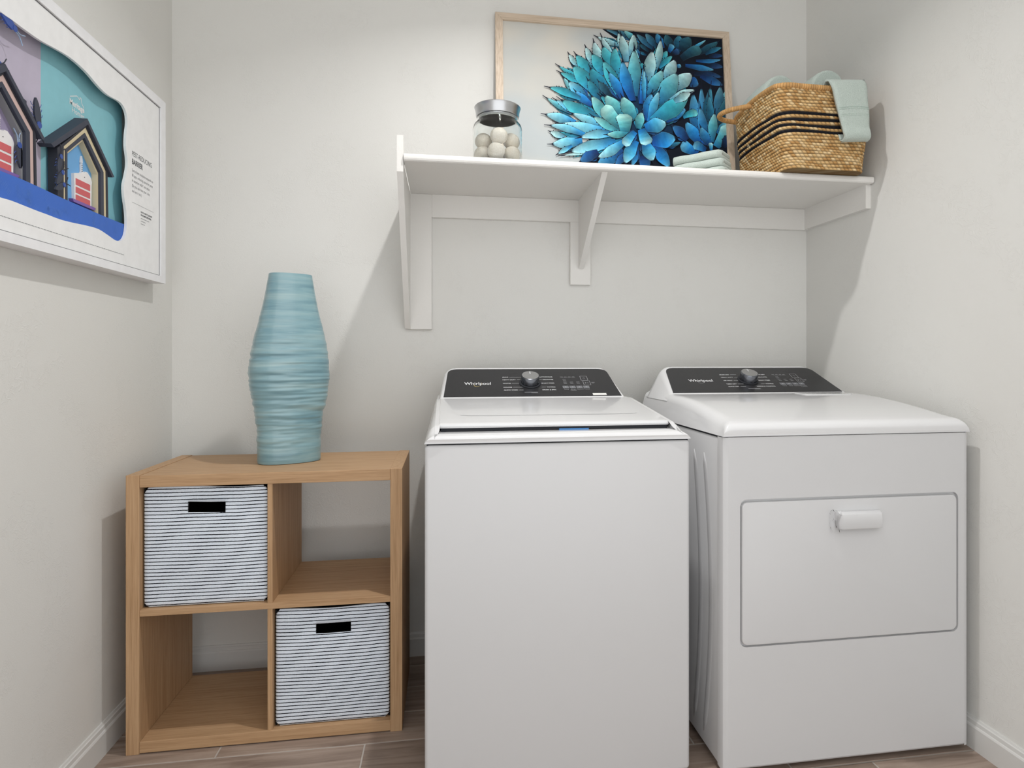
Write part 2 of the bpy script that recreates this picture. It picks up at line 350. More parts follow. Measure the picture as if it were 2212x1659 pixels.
LEAVES = [(548,593,397,644,18,'g',0),(548,606,450,648,18,'g',0),(550,590,480,645,26,'h',0),(610,574,532,641,26,'g',0),(620,583,572,645,30,'g',0),(646,581,618,649,32,'b',0),(681,584,657,648,37,'k',0),(707,574,714,653,43,'j',0),(721,575,769,643,50,'k',0),(752,582,837,639,12,'c',0),(782,568,889,639,31,'k',0),(819,571,900,608,21,'j',0),(833,561,903,571,19,'n',0),(779,540,904,559,18,'b',0),(821,523,904,521,25,'n',0),(735,517,874,505,25,'b',0),(769,486,904,478,27,'n',0),(795,480,907,443,35,'d',0),(737,461,793,435,45,'d',0),(720,544,800,590,43,'k',1),(670,567,685,599,24,'b',1),(682,562,711,576,25,'n',1),(589,562,542,593,16,'k',0),(579,547,545,561,12,'j',0),(688,507,717,515,16,'b',1),(549,565,534,605,24,'g',0),(548,537,539,576,18,'b',0),(787,200,761,441,53,'b',0),(814,215,799,470,35,'b',0),(800,271,839,463,37,'j',0),(886,358,907,447,25,'h',0),(863,295,881,468,44,'g',0),(853,254,904,420,44,'k',0),(824,252,823,427,31,'j',0),(814,201,787,377,41,'b',0),(785,202,718,302,51,'B',0),(828,214,851,351,39,'h',0),(822,200,782,284,39,'b',0),(853,250,908,308,23,'c',0),(846,195,899,281,50,'h',1),(772,167,706,199,47,'B',1),(804,179,755,200,37,'b',1),(825,180,824,210,18,'c',1),(875,156,914,166,37,'j',0),(888,127,914,114,27,'B',0),(875,195,913,257,33,'n',0),(717,308,776,330,31,'t',1),(478,575,371,609,24,'p',0),(407,493,369,597,35,'p',0),(451,521,398,620,26,'p',0),(479,555,466,637,24,'p',0),(362,488,336,569,27,'p',0),(311,470,270,534,23,'p',0),(498,512,476,636,38,'p',0),(518,534,531,641,34,'p',0),(318,440,235,476,15,'p',0),(328,431,222,483,19,'t',0),(685,417,771,493,57,'p',0),(634,515,665,579,26,'t',0),(627,498,691,558,24,'t',0),(613,489,640,632,30,'p',0),(646,455,698,549,47,'p',0),(585,440,608,583,48,'p',0),(573,389,650,506,48,'h',0),(534,467,534,584,38,'h',0),(559,489,562,515,26,'t',0),(366,438,293,538,47,'t',0),(406,451,356,545,47,'t',0),(461,455,399,585,53,'t',0),(464,441,455,586,42,'t',0),(525,376,530,594,52,'h',0),(337,416,225,457,27,'t',0),(322,336,240,446,27,'h',0),(363,388,279,494,58,'t',0),(462,381,398,529,49,'t',0),(519,357,481,540,48,'B',0),(427,373,348,493,57,'s',0),(341,345,262,429,46,'c',0),(477,362,416,479,37,'B',0),(387,340,338,441,39,'s',0),(360,327,288,390,33,'B',0),(316,351,178,391,31,'t',0),(433,367,380,434,31,'k',0),(550,347,563,517,30,'B',0),(564,358,567,504,18,'c',0),(618,356,711,502,71,'h',0),(570,281,600,409,40,'B',0),(580,279,632,421,34,'c',0),(286,291,172,355,23,'h',0),(315,289,208,349,25,'c',0),(382,275,223,355,54,'t',0),(295,256,164,284,38,'l',0),(416,240,260,300,35,'l',0),(429,227,210,255,48,'l',0),(252,199,190,220,25,'p',0),(329,211,176,241,30,'l',0),(319,189,186,167,45,'l',0),(280,166,217,126,19,'l',0),(369,149,227,124,13,'p',0),(447,191,244,134,48,'l',0),(448,222,290,193,35,'l',0),(379,148,298,99,40,'d',0),(475,157,358,91,52,'b',0),(495,154,435,87,29,'d',0),(484,197,357,114,39,'l',0),(532,160,501,90,22,'b',0),(526,199,472,92,47,'c',0),(548,141,573,84,45,'d',0),(600,189,664,88,50,'B',0),(561,197,592,110,55,'c',0),(729,215,661,273,44,'d',0),(648,182,711,207,16,'j',0),(587,198,699,223,66,'B',0),(647,284,743,346,38,'B',0),(667,367,786,423,35,'p',0),(592,280,763,410,69,'t',0),(683,364,761,412,33,'p',0),(563,251,663,278,60,'c',0),(413,271,349,379,45,'e',0),(470,294,379,378,35,'s',0),(480,297,400,383,53,'e',0),(524,282,469,384,55,'e',0),(474,231,346,296,35,'e',0),(472,251,402,324,59,'e',1),(537,247,556,324,36,'e',0),(483,230,480,301,63,'e',1),(495,225,399,216,29,'e',0),(523,234,478,179,37,'c',1),(547,246,573,188,51,'c',1)]
DARK = [(399, 644), (904, 644), (915, 40), (294, 40), (330, 110), (400, 180), (478, 251), (503, 444), (540, 576), (520, 606), (457, 606)]
#         base colour, belly colour, end colour
LC = {'p': ((86, 150, 176), (150, 196, 200), (186, 212, 214)), 't': ((36, 122, 160), (52, 158, 176), (98, 184, 190)), 's': ((20, 84, 122), (32, 118, 146), (60, 150, 164)),
      'l': ((30, 118, 178), (112, 186, 206), (160, 208, 218)), 'c': ((22, 104, 170), (70, 162, 200), (148, 204, 216)), 'B': ((14, 72, 142), (34, 128, 194), (92, 172, 212)),
      'b': ((14, 62, 118), (40, 118, 172), (88, 156, 188)), 'd': ((12, 42, 88), (28, 82, 138), (56, 118, 166)), 'n': ((10, 26, 48), (26, 56, 96), (44, 86, 130)),
      'k': ((12, 40, 58), (30, 76, 96), (54, 108, 122)), 'j': ((14, 56, 84), (32, 100, 132), (74, 144, 166)), 'g': ((20, 62, 92), (48, 104, 134), (96, 146, 162)),
      'h': ((34, 112, 158), (82, 168, 184), (146, 200, 202)), 'e': ((40, 116, 138), (88, 168, 174), (150, 204, 200))}
def agave():
    V, F, C = [], [], []
    def add(pts, cols, faces):
        k = len(V); V.extend(pts); C.extend(cols); F.extend(tuple(i+k for i in f) for f in faces)
    def col(c, f=1.0): return (lin(c[0])*f, lin(c[1])*f, lin(c[2])*f, 1)
    lay = [-0.0082]
    def up(): lay[0] += 0.000011; return lay[0]
    navy = (16, 20, 40)
    d = up(); add([fp(u/1000, v/1000, d) for u, v in DARK], [col((10, 18, 32))]*len(DARK), [tuple(range(len(DARK)))])
    d = up(); hub = [(487+math.cos(k*PI/12)*(160 if math.cos(k*PI/12) < 0 else 190), 262+math.sin(k*PI/12)*(215 if math.sin(k*PI/12) > 0 else 150)) for k in range(24)]
    add([fp(u/1000, v/1000, d) for u, v in hub], [col((14, 44, 70))]*24, [tuple(range(24))])
    rnd = random.Random(3)
    full = []
    for i, lf in enumerate(LEAVES):
        if i == NFIRST:
            for lf2 in LEAVES[NFIRST:]:
                a = Vector((lf2[2]-lf2[0], lf2[3]-lf2[1])); 
                for r_ in (-9, 8):
                    q = Matrix.Rotation(math.radians(r_), 2) @ a*0.66; full.append((lf2[0], lf2[1], lf2[0]+q.x, lf2[1]+q.y, lf2[4], 's' if lf2[5] in 'pthsle' else 'd', 2))
        full.append(lf)
    for (bx, by, tx, ty, w, c, rd) in full:
        b = Vector((bx/1000, by/1000)); t = Vector((tx/1000, ty/1000)); ax = t-b; L = ax.length; ax.normalize(); sd = Vector((-ax.y, ax.x))
        hw = w/2000*1.0; hw = min(hw, L*0.6 if rd == 1 else L*0.42); bend = rnd.uniform(-0.05, 0.05)*L
        def wid(s):
            if rd == 1: return hw*min(1, (1.05-s)**0.5*2.1 if s > 0.78 else 0.55+0.6*s)
            if s < 0.42: return hw*(0.5+1.19*s)
            x = (s-0.42)/0.46
            return max(hw*max(0.0, 1-x**1.75), 0.0016*(1-s)/0.2 if s > 0.8 else 0.0)
        S = [0, .1, .2, .3, .42, .5, .58, .66, .73, .79, .835, .88, .94, 1.0]
        A, B, Cc = LC[c]
        def P(s, q, dd, grow=0): return fp(*(b+ax*(L*s)+sd*(q*(wid(s)+grow)+bend*math.sin(PI*s)*4*0.25)), dd)
        # dark rim under the leaf
        d = up(); pts = []; fs = []
        for s in S: pts += [P(s, -1, d, 0.0010), P(s, 1, d, 0.0010)]
        fs = [(2*i, 2*i+2, 2*i+3, 2*i+1) for i in range(13)]
        if rd != 2: add(pts, [col(navy)]*len(pts), fs)
        # saw teeth
        if rd != 2:
            for s in (0.32, 0.42, 0.52, 0.62, 0.7):
                for q in (-1, 1):
                    if rnd.random() < 0.75:
                        ss = s+rnd.uniform(-0.03, 0.03); th = 0.0055/L*0.5; e = 0.0052
                        add([P(ss-th, q, d), P(ss+th, q, d), P(ss+th*0.8, q, d, e)], [col((20, 18, 30))]*3, [(0, 1, 2)])
        d = up(); pts, cols, fs = [], [], []; Q = (-1, -0.82, -0.4, 0.1, 0.6, 0.88, 1); flip = rnd.choice((-1, 1))
        for s in S:
            for q in Q:
                pts.append(P(s, q*flip, d))
                if s < 0.5: k = s/0.5; k = k*k*(3-2*k); cc = [A[i]+(B[i]-A[i])*k for i in range(3)]
                else: k = min(1, (s-0.5)/0.34); cc = [B[i]+(Cc[i]-B[i])*k for i in range(3)]
                lit = 1.0+0.22*q
                cc = [min(255, x*lit) for x in cc]
                if abs(q) == 1: cc = [x*0.82+30 for x in cc]
                if s > 0.83 and not rd: cc = list(navy) if c in 'plhtcsBeb' else [30, 40, 60]
                cols.append(col(cc, 0.9+0.1*math.sin(s*23+q*2)))
        nq = len(Q)
        for i in range(13):
            for j in range(nq-1): fs.append((i*nq+j, i*nq+j+1, (i+1)*nq+j+1, (i+1)*nq+j))
        add(pts, cols, fs)
    # keep the printed image inside the sheet
    o = obj('agave_image', V, F, 'print', cv)
    at = o.data.color_attributes.new('Col', 'FLOAT_COLOR', 'POINT')
    if len(o.data.vertices) == len(C): at.data.foreach_set('color', [x for c in C for x in c])
    return o
def clip_leaves():
    """shorten leaves that would run past the sheet"""
    out = []
    for (bx, by, tx, ty, w, c, rd) in LEAVES:
        tx = max(16, min(tx, FW*1000-16)); bx = max(16, min(bx, FW*1000-16)); ty = max(16, min(ty, FH*1000-16)); by = max(16, min(by, FH*1000-16))
        if math.hypot(tx-bx, ty-by) > 12: out.append((bx, by, tx, ty, w, c, rd))
    return out
NFIRST = 47; LEAVES = clip_leaves(); agave()

# ================================================================ glass jar with wool balls
JC = Vector((1.098, -0.325, ST))
jr = thing('glass_jar', JC, 'clear glass storage jar with a flared steel lid standing on the shelf', 'jar')
R = 0.0795
obj('glass_body', *lathe([(0.001, 0.0005), (R-0.008, 0.0005), (R-0.002, 0.003), (R, 0.009), (R, 0.118), (R-0.003, 0.130), (R-0.012, 0.140), (0.066, 0.146), (0.065, 0.156), (0.062, 0.156), (0.062, 0.146), (R-0.015, 0.137), (R-0.006, 0.128), (R-0.003, 0.117), (R-0.003, 0.010), (R-0.006, 0.006), (0.001, 0.006)], JC, 64), 'glass', jr, True, angle=50)
ldj = obj('lid', *lathe([(0.001, 0.150), (0.058, 0.150), (0.060, 0.1565), (0.068, 0.1565), (0.0695, 0.160), (0.0705, 0.172), (0.0735, 0.184), (0.075, 0.187), (0.0735, 0.189), (0.066, 0.189), (0.060, 0.184), (0.001, 0.184)], JC, 64), 'steel', jr, True, angle=40)
obj('gasket', *lathe([(0.0585, 0.147), (0.0615, 0.147), (0.0615, 0.154), (0.0585, 0.154), (0.0585, 0.147)], JC, 48), 'gasket', ldj, True, angle=40)
rb = 0.0278
spots = [(-0.044, 0.014, 0.080, 'cream wool ball in the upper layer of the jar, on the poster side'), (0.002, -0.034, 0.0865, 'cream wool ball sitting highest in the glass jar, in the middle'), (0.045, 0.010, 0.083, 'cream wool ball in the upper layer of the jar, on the basket side'),
         (-0.008, -0.043, 0.0342, 'cream wool ball on the jar floor, below the highest ball'), (0.022, 0.041, 0.0342, 'cream wool ball at the back of the jar floor, half hidden'), (-0.046, 0.006, 0.0342, 'cream wool ball on the jar floor, on the poster side'), (0.045, -0.010, 0.0342, 'cream wool ball on the jar floor, on the basket side')]
for i, (x, y, z, w) in enumerate(spots):
    c = JC+Vector((x, y, z)); bm = bmesh.new(); bmesh.ops.create_icosphere(bm, subdivisions=4, radius=rb)
    for v in bm.verts:
        v.co *= 1+0.05*noise.noise(v.co*38+Vector((i*3.1, 0, 0))); v.co.z *= 0.97; v.co += c
    V = [tuple(v.co) for v in bm.verts]; bm.verts.index_update(); F = [tuple(v.index for v in f.verts) for f in bm.faces]; bm.free()
    tag(obj('wool_ball', V, F, 'wool', None, True, loc=c-Vector((0, 0, rb))), w, 'wool ball', 'wool balls in the glass jar')

# ================================================================ folded washcloths on the shelf
def ribbon(path, th):
    """closed outline of a strip of given thickness along a 2-D path"""
    P = [Vector(p) for p in path]; L, Rr = [], []
    for i, p in enumerate(P):
        a = P[max(i-1, 0)]; b = P[min(i+1, len(P)-1)]; t = (b-a).normalized(); nrm = Vector((-t.y, t.x))
        L.append(p+nrm*th/2); Rr.append(p-nrm*th/2)
    e = (P[-1]-P[-2]).normalized(); s = (P[0]-P[1]).normalized()
    return L+[P[-1]+e*th*0.35]+Rr[::-1]+[P[0]+s*th*0.35]
wc_labels = ['sage green washcloth on top of the small folded stack', 'sage green washcloth in the middle of the small folded stack', 'sage green washcloth at the bottom of the small folded stack']
near = Vector((1.842, -0.372, 0)); ang = math.radians(136)
dl = Vector((math.cos(ang), math.sin(ang), 0)); dw = Vector((dl.y, -dl.x, 0))
if dw.x < 0: dw = -dw
for i in range(3):
    z0 = ST+(2-i)*0.0282; H = 0.0278; th = H/2-0.0006
    arc = [(0.014+0.0075*math.cos(a), H/2+(H/2-th/2)*math.sin(a)) for a in [PI*1.5-PI*k/8 for k in range(9)]]
    pth = [(0.115, th/2)]+[(0.09, th/2), (0.05, th/2)]+arc+[(0.05, H-th/2), (0.09, H-th/2), (0.112-0.006*i, H-th/2)]
    out = ribbon(pth, th); rings = []
    N = 22; sh_ = Vector((0.004*(i-1), -0.003*i, 0))
    for k in range(N+1):
        s = k/N; f = 1-0.30*max(0, (0.06-s)/0.06)**2-0.30*max(0, (s-0.94)/0.06)**2
        sag = 0.0015*math.sin(s*9+i*2)
        rings.append([tuple(near+sh_+dl*(0.178*s)+dw*(0.06+(q[0]-0.06)*f+0.0015*math.sin(s*14+i))+Vector((0, 0, z0+H/2+(q[1]-H/2)*(0.7+0.3*f)+(sag if i < 2 else 0)*0.3))) for q in out])
    V, F = loft(rings)
    lowest = min(v[2] for v in V); V = [(x, y, z-lowest+z0) for x, y, z in V]
    tag(obj('folded_washcloth', V, F, 'terry', None, True, loc=near+Vector((0, 0, z0))), wc_labels[i], 'washcloth', 'folded washcloths on the shelf')

# ================================================================ seagrass basket
bk = thing('seagrass_basket', (2.17, -0.28, ST), 'woven straw-coloured seagrass basket with four black bands and rope rim', 'basket')
BX0, BX1, BY0, BY1, BH = 2.035, 2.312, -0.462, -0.112, 0.262
def bsec(t):
    bulge = math.sin(PI*min(1, t*0.8+0.1))
    return (BX0-0.028*t-0.004*bulge, BX1+0.010*t+0.010*bulge, BY0-0.004*t-0.006*bulge, BY1+0.006*t, 0.045)
def perim(t, n):
    x0, x1, y0, y1, r = bsec(t); pts = rrect(x0, x1, y0, y1, r, 10); P = [Vector((a, b)) for a, b in pts]; P.append(P[0].copy())
    d = [0]
    for i in range(len(P)-1): d.append(d[-1]+(P[i+1]-P[i]).length)
    out = []; j = 0
    for k in range(n):
        s = d[-1]*k/n
        while d[j+1] < s: j += 1
        f = (s-d[j])/max(1e-9, d[j+1]-d[j]); p = P[j].lerp(P[j+1], f); t_ = (P[j+1]-P[j]).normalized() if (P[j+1]-P[j]).length > 0 else Vector((1, 0)); out.append((p, Vector((t_.y, -t_.x))))
    return out
def rimlift(x, y): return 0.022*max(0.0, 1-((y+0.28)/0.20)**2)*max(0, (2.10-x)/0.10) if x < 2.10 else 0.0
def basket_body():
    NR, NC, a, b = 27, 84, 6, 6; nn = NC*a; V, C = [], []; rnd = random.Random(5)
    tone = [[rnd.random() for _ in range(NC)] for _ in range(NR)]
    base = [rgb(198, 158, 104), rgb(214, 178, 124), rgb(226, 196, 148), rgb(186, 143, 88)]
    black = {12, 14, 16, 18}
    for r in range(NR*b+1):
        t = r/(NR*b); row = min(NR-1, r//b); bb = (r % b)/b-0.5 if r < NR*b else -0.5
        pr_ = perim(t, nn)
        for k, (p, nr) in enumerate(pr_):
            u = k/a+0.5*(row % 2)+0.45*bb; ci = int(math.floor(u)) % NC; uu = u-math.floor(u)-0.5
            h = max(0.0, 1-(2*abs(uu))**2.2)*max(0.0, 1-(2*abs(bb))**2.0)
            wob = 0.003*noise.noise(Vector((p.x*14, p.y*14, t*5)))
            dd = 0.0042*h**0.7+wob; z = BH*t+0.0016*math.sin(k*0.05+row)+rimlift(p.x, p.y)*t
            V.append((p.x+nr.x*dd, p.y+nr.y*dd, ST+max(0.0005, z)))
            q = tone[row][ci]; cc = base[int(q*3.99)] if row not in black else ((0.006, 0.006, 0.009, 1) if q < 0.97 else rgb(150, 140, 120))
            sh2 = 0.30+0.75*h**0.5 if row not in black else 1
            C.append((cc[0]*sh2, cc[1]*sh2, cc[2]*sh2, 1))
    F = []
    for r in range(NR*b):
        for k in range(nn): F.append((r*nn+k, r*nn+(k+1) % nn, (r+1)*nn+(k+1) % nn, (r+1)*nn+k))
    ctr = len(V); F.append(tuple(range(nn-1, -1, -1)))
    # inner skin so the basket is a shell
    k0 = len(V)
    for t in (1.0, 0.02):
        for p, nr in perim(t, nn): V.append((p.x-nr.x*0.006, p.y-nr.y*0.006, ST+BH*t+0.004*(1-t)+rimlift(p.x, p.y)*t)); C.append(rgb(120, 90, 55))
    for k in range(nn): F.append((k0+(k+1) % nn, k0+k, k0+nn+k, k0+nn+(k+1) % nn))
    for k in range(nn): F.append((NR*b*nn+k, NR*b*nn+(k+1) % nn, k0+(k+1) % nn, k0+k))
    F.append(tuple(range(k0+nn, k0+2*nn)))
    o = obj('woven_body', V, F, 'seagrass', bk, True)
    o.data.color_attributes.new('Col', 'FLOAT_COLOR', 'POINT').data.foreach_set('color', [x for c in C for x in c])
def rope(name, path, r, closed, seedn):
    V, F = tube(path, r, 10, closed, 0.14, 4); o = obj(name, V, F, 'seagrass', bk, True); rnd = random.Random(seedn)
    cols = []
    for i in range(len(o.data.vertices)//10):
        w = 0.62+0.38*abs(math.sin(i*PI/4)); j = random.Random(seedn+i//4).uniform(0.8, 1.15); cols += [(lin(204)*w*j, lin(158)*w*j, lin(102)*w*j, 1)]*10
    while len(cols) < len(o.data.vertices): cols.append(cols[-1])
    o.data.color_attributes.new('Col', 'FLOAT_COLOR', 'POINT').data.foreach_set('color', [x for c in cols for x in c])
basket_body()
rp = [(p.x+nr.x*0.001, p.y+nr.y*0.001, ST+BH+0.005+rimlift(p.x, p.y)) for p, nr in perim(1.0, 640)]
rope('rim', rp, 0.0082, True, 11)
hp = spline([(2.012, -0.262, ST+BH+0.016), (1.985, -0.252, ST+BH+0.014), (1.945, -0.215, ST+BH+0.014), (1.928, -0.178, ST+BH+0.012), (1.936, -0.150, ST+BH+0.009), (1.965, -0.135, ST+BH+0.006), (2.014, -0.130, ST+BH+0.004)], 40)
rope('handle', hp, 0.0080, False, 29)

# towels in the basket
def rolled(name, c, L, Rr, yaw, label, squash=0.8):
    """rolled terry towel: spiral end, rounded shoulders"""
    rings = []; N = 36; ax = Vector((math.cos(yaw), math.sin(yaw), 0)); sd = Vector((-ax.y, ax.x, 0))
    def ring(s, r): return [tuple(c+ax*s+(sd*math.cos(2*PI*k/N)+Vector((0, 0, squash*math.sin(2*PI*k/N))))*r*(1+0.03*math.sin(2*PI*k/N*2+s*20))) for k in range(N)]
    prof_ = [(-L/2+0.010, 0.004), (-L/2+0.002, Rr*0.30), (-L/2+0.006, Rr*0.45), (-L/2, Rr*0.62), (-L/2+0.005, Rr*0.74), (-L/2, Rr*0.86), (-L/2+0.004, Rr*0.97), (-L/2+0.02, Rr), (0, Rr*1.02), (L/2-0.02, Rr), (L/2-0.004, Rr*0.97), (L/2, Rr*0.8), (L/2-0.004, 0.004)]
    V, F = loft([ring(s, r) for s, r in prof_])
    zmin = min(v[2] for v in V); o = obj(name, V, F, 'terry', None, True, loc=(c.x, c.y, zmin)); return tag(o, label, 'towel', 'towels in the seagrass basket')
rolled('rolled_towel', Vector((2.088, -0.222, 1.996)), 0.20, 0.068, math.radians(90), 'sage green rolled towel rising above the basket rim beside its handle', 1.15)
rolled('rolled_towel', Vector((2.222, -0.285, 2.006)), 0.22, 0.064, math.radians(90), 'sage green rolled towel peeping over the straight long rim of the basket', 1.0)
# hand towel draped over the rim
tw = thing('hand_towel', (2.25, -0.47, 1.79), 'sage green hand towel folded lengthwise and hung over the basket rim', 'towel')
Yo = BY0-0.018
path2 = spline([(BY0+0.042, 1.90), (BY0+0.036, 1.955), (BY0+0.016, 1.990), (BY0-0.008, 1.998), (Yo-0.012, 1.975), (Yo-0.018, 1.90), (Yo-0.020, 1.84), (Yo-0.026, 1.818), (Yo-0.024, 1.803), (Yo-0.008, 1.797), (Yo+0.004, 1.803), (Yo+0.009, 1.820)], 7)
out = ribbon([(p.x, p.y) for p in path2], 0.0085)
def tx(z, s):
    k = (z-1.795)/(1.998-1.795); return (2.214+(2.166-2.214)*k)*(1-s)+(2.304+(2.296-2.304)*k)*s
rings = []; NS = 16
for k in range(NS+1):
    s = k/NS; e = 0.0045*(max(0, abs(2*s-1)-0.8)/0.2)**2
    rings.append([(tx(q[1], s), q[0]+(e if q[0] < Yo else -e*0.5)+0.0015*math.sin(q[1]*60+s*5), q[1]+0.006*s) for q in out])
obj('folded_cloth', *loft(rings), 'terry', tw, True)
for zz, hh in ((1.8985, 0.0016), (1.893, 0.0012), (1.8755, 0.0012), (1.870, 0.0016)):
    V = []; F = []
    for k in range(NS+1):
        s = k/NS; e = 0.0045*(max(0, abs(2*s-1)-0.8)/0.2)**2; y = Yo-0.018-0.00425+e+0.0015*math.sin(zz*60+s*5); x = tx(zz, s); dz = 0.006*s+0.004*math.sin(PI*s)
        V += [(x, y-0.0016, zz+dz), (x, y+0.002, zz+hh+dz), (x, y+0.002, zz-hh+dz)]
    for k in range(NS): 
        for i in range(3): F.append((3*k+i, 3*k+(i+1) % 3, 3*k+3+(i+1) % 3, 3*k+3+i))
    obj('woven_band', V, F, 'towel_band', tw)

# ================================================================ vase
VC = Vector((0.451, -0.292, 0.765))
prof_v = [(0.765, .0915), (0.772, .0925), (0.80, .0918), (0.831, .093), (0.873, .0948), (0.914, .0993), (0.956, .1078), (0.998, .1154), (1.039, .1181), (1.081, .1154), (1.133, .1078), (1.185, .0952), (1.237, .0822), (1.290, .0723), (1.342, .064), (1.346, .0633)]
def pv(z):
    for (a, ra), (b, rb_) in zip(prof_v, prof_v[1:]):
        if z <= b:
            k = (z-a)/(b-a); return ra+(rb_-ra)*k
    return prof_v[-1][1]
def pvs(z): return sum(pv(min(1.346, max(0.765, z+d)))*w for d, w in ((-0.02, 1), (-0.01, 2), (0, 3), (0.01, 2), (0.02, 1)))/9
rings = []; NA, NZ = 112, 230; yw = math.radians(27)
for k in range(NZ+1):
    z = 0.765+0.580*k/NZ; t = k/NZ; r = pvs(z) if 6 < k < NZ-6 else pv(z); ring = []
    amp = 0.0022*min(1, max(0, (t-0.03)/0.1))*min(1, max(0.12, (0.86-t)/0.3))
    for i in range(NA):
        a = 2*PI*i/NA; c_, s_ = math.cos(a), math.sin(a); asp = 0.66; nexp = 2.35
        den = (abs(c_)**nexp+abs(s_/asp)**nexp)**(1/nexp); rr = r*1.005/den
        w1 = noise.noise(Vector((c_*0.55, s_*0.55, z*62+0.8*noise.noise(Vector((c_*0.8, s_*0.8, z*5))))))
        w2 = noise.noise(Vector((c_*1.1, s_*1.1, z*130)))
        rr += amp*(w1*1.5+w2*0.9)
        x, y = rr*c_, rr*s_
        ring.append((VC.x+0.0035*t+x*math.cos(yw)-y*math.sin(yw), VC.y+x*math.sin(yw)+y*math.cos(yw), z))
    rings.append(ring)
top = rings[-1]; cx = VC.x+0.0035
def shrink(ring, f, z): return [(cx+(x-cx)*f, VC.y+(y-VC.y)*f, z) for x, y, _ in ring]
rings += [shrink(top, 0.985, 1.347), shrink(top, 0.94, 1.3465), shrink(top, 0.90, 1.342), shrink(rings[NZ*4//5], 0.93, 1.22), shrink(rings[NZ//2], 0.93, 1.02), shrink(rings[4], 0.9, 0.785)]
tag(obj('ceramic_vase', *loft(rings), 'vase', None, True, loc=VC, angle=60), 'tall oval blue-green ceramic vase with rippled sides on the cube shelf', 'vase')

# ================================================================ cube shelf
KX, KW, KY, KD, KH, TF, TM, TD = 0.0707, 0.7368, -0.49, 0.38, 0.765, 0.034, 0.017, 0.0135
X0, X1, Y0, Y1 = KX, KX+KW, KY, KY+KD
ks = thing('cube_shelf', ((X0+X1)/2, (Y0+Y1)/2, 0), 'light oak four-cube storage shelf standing in the corner', 'shelf')
obj('side_panel', *bevbox(X0, X0+TF, Y0, Y1, 0, KH, 0.0008, 1), 'oak_z', ks); obj('side_panel', *bevbox(X1-TF, X1, Y0, Y1, 0, KH, 0.0008, 1), 'oak_z', ks)
obj('top_panel', *bevbox(X0+TF+0.0003, X1-TF-0.0003, Y0+0.0012, Y1, KH-TF, KH-0.0016, 0.0006, 1), 'oak_x', ks)
obj('bottom_panel', *bevbox(X0+TF+0.0003, X1-TF-0.0003, Y0+0.0012, Y1, 0.003, TF, 0.0006, 1), 'oak_x', ks)
ZM = 0.3855; XM = 0.4425
obj('middle_shelf', *bevbox(X0+TF, X1-TF, Y0+0.002, Y1, ZM-TM/2, ZM+TM/2, 0.0005, 1), 'oak_x', ks)
obj('divider', *bevbox(XM-TD/2, XM+TD/2, Y0+0.003, Y1, ZM+TM/2, KH-TF, 0.0005, 1), 'oak_z', ks)
obj('divider', *bevbox(XM-TD/2, XM+TD/2, Y0+0.003, Y1, TF, ZM-TM/2, 0.0005, 1), 'oak_z', ks)

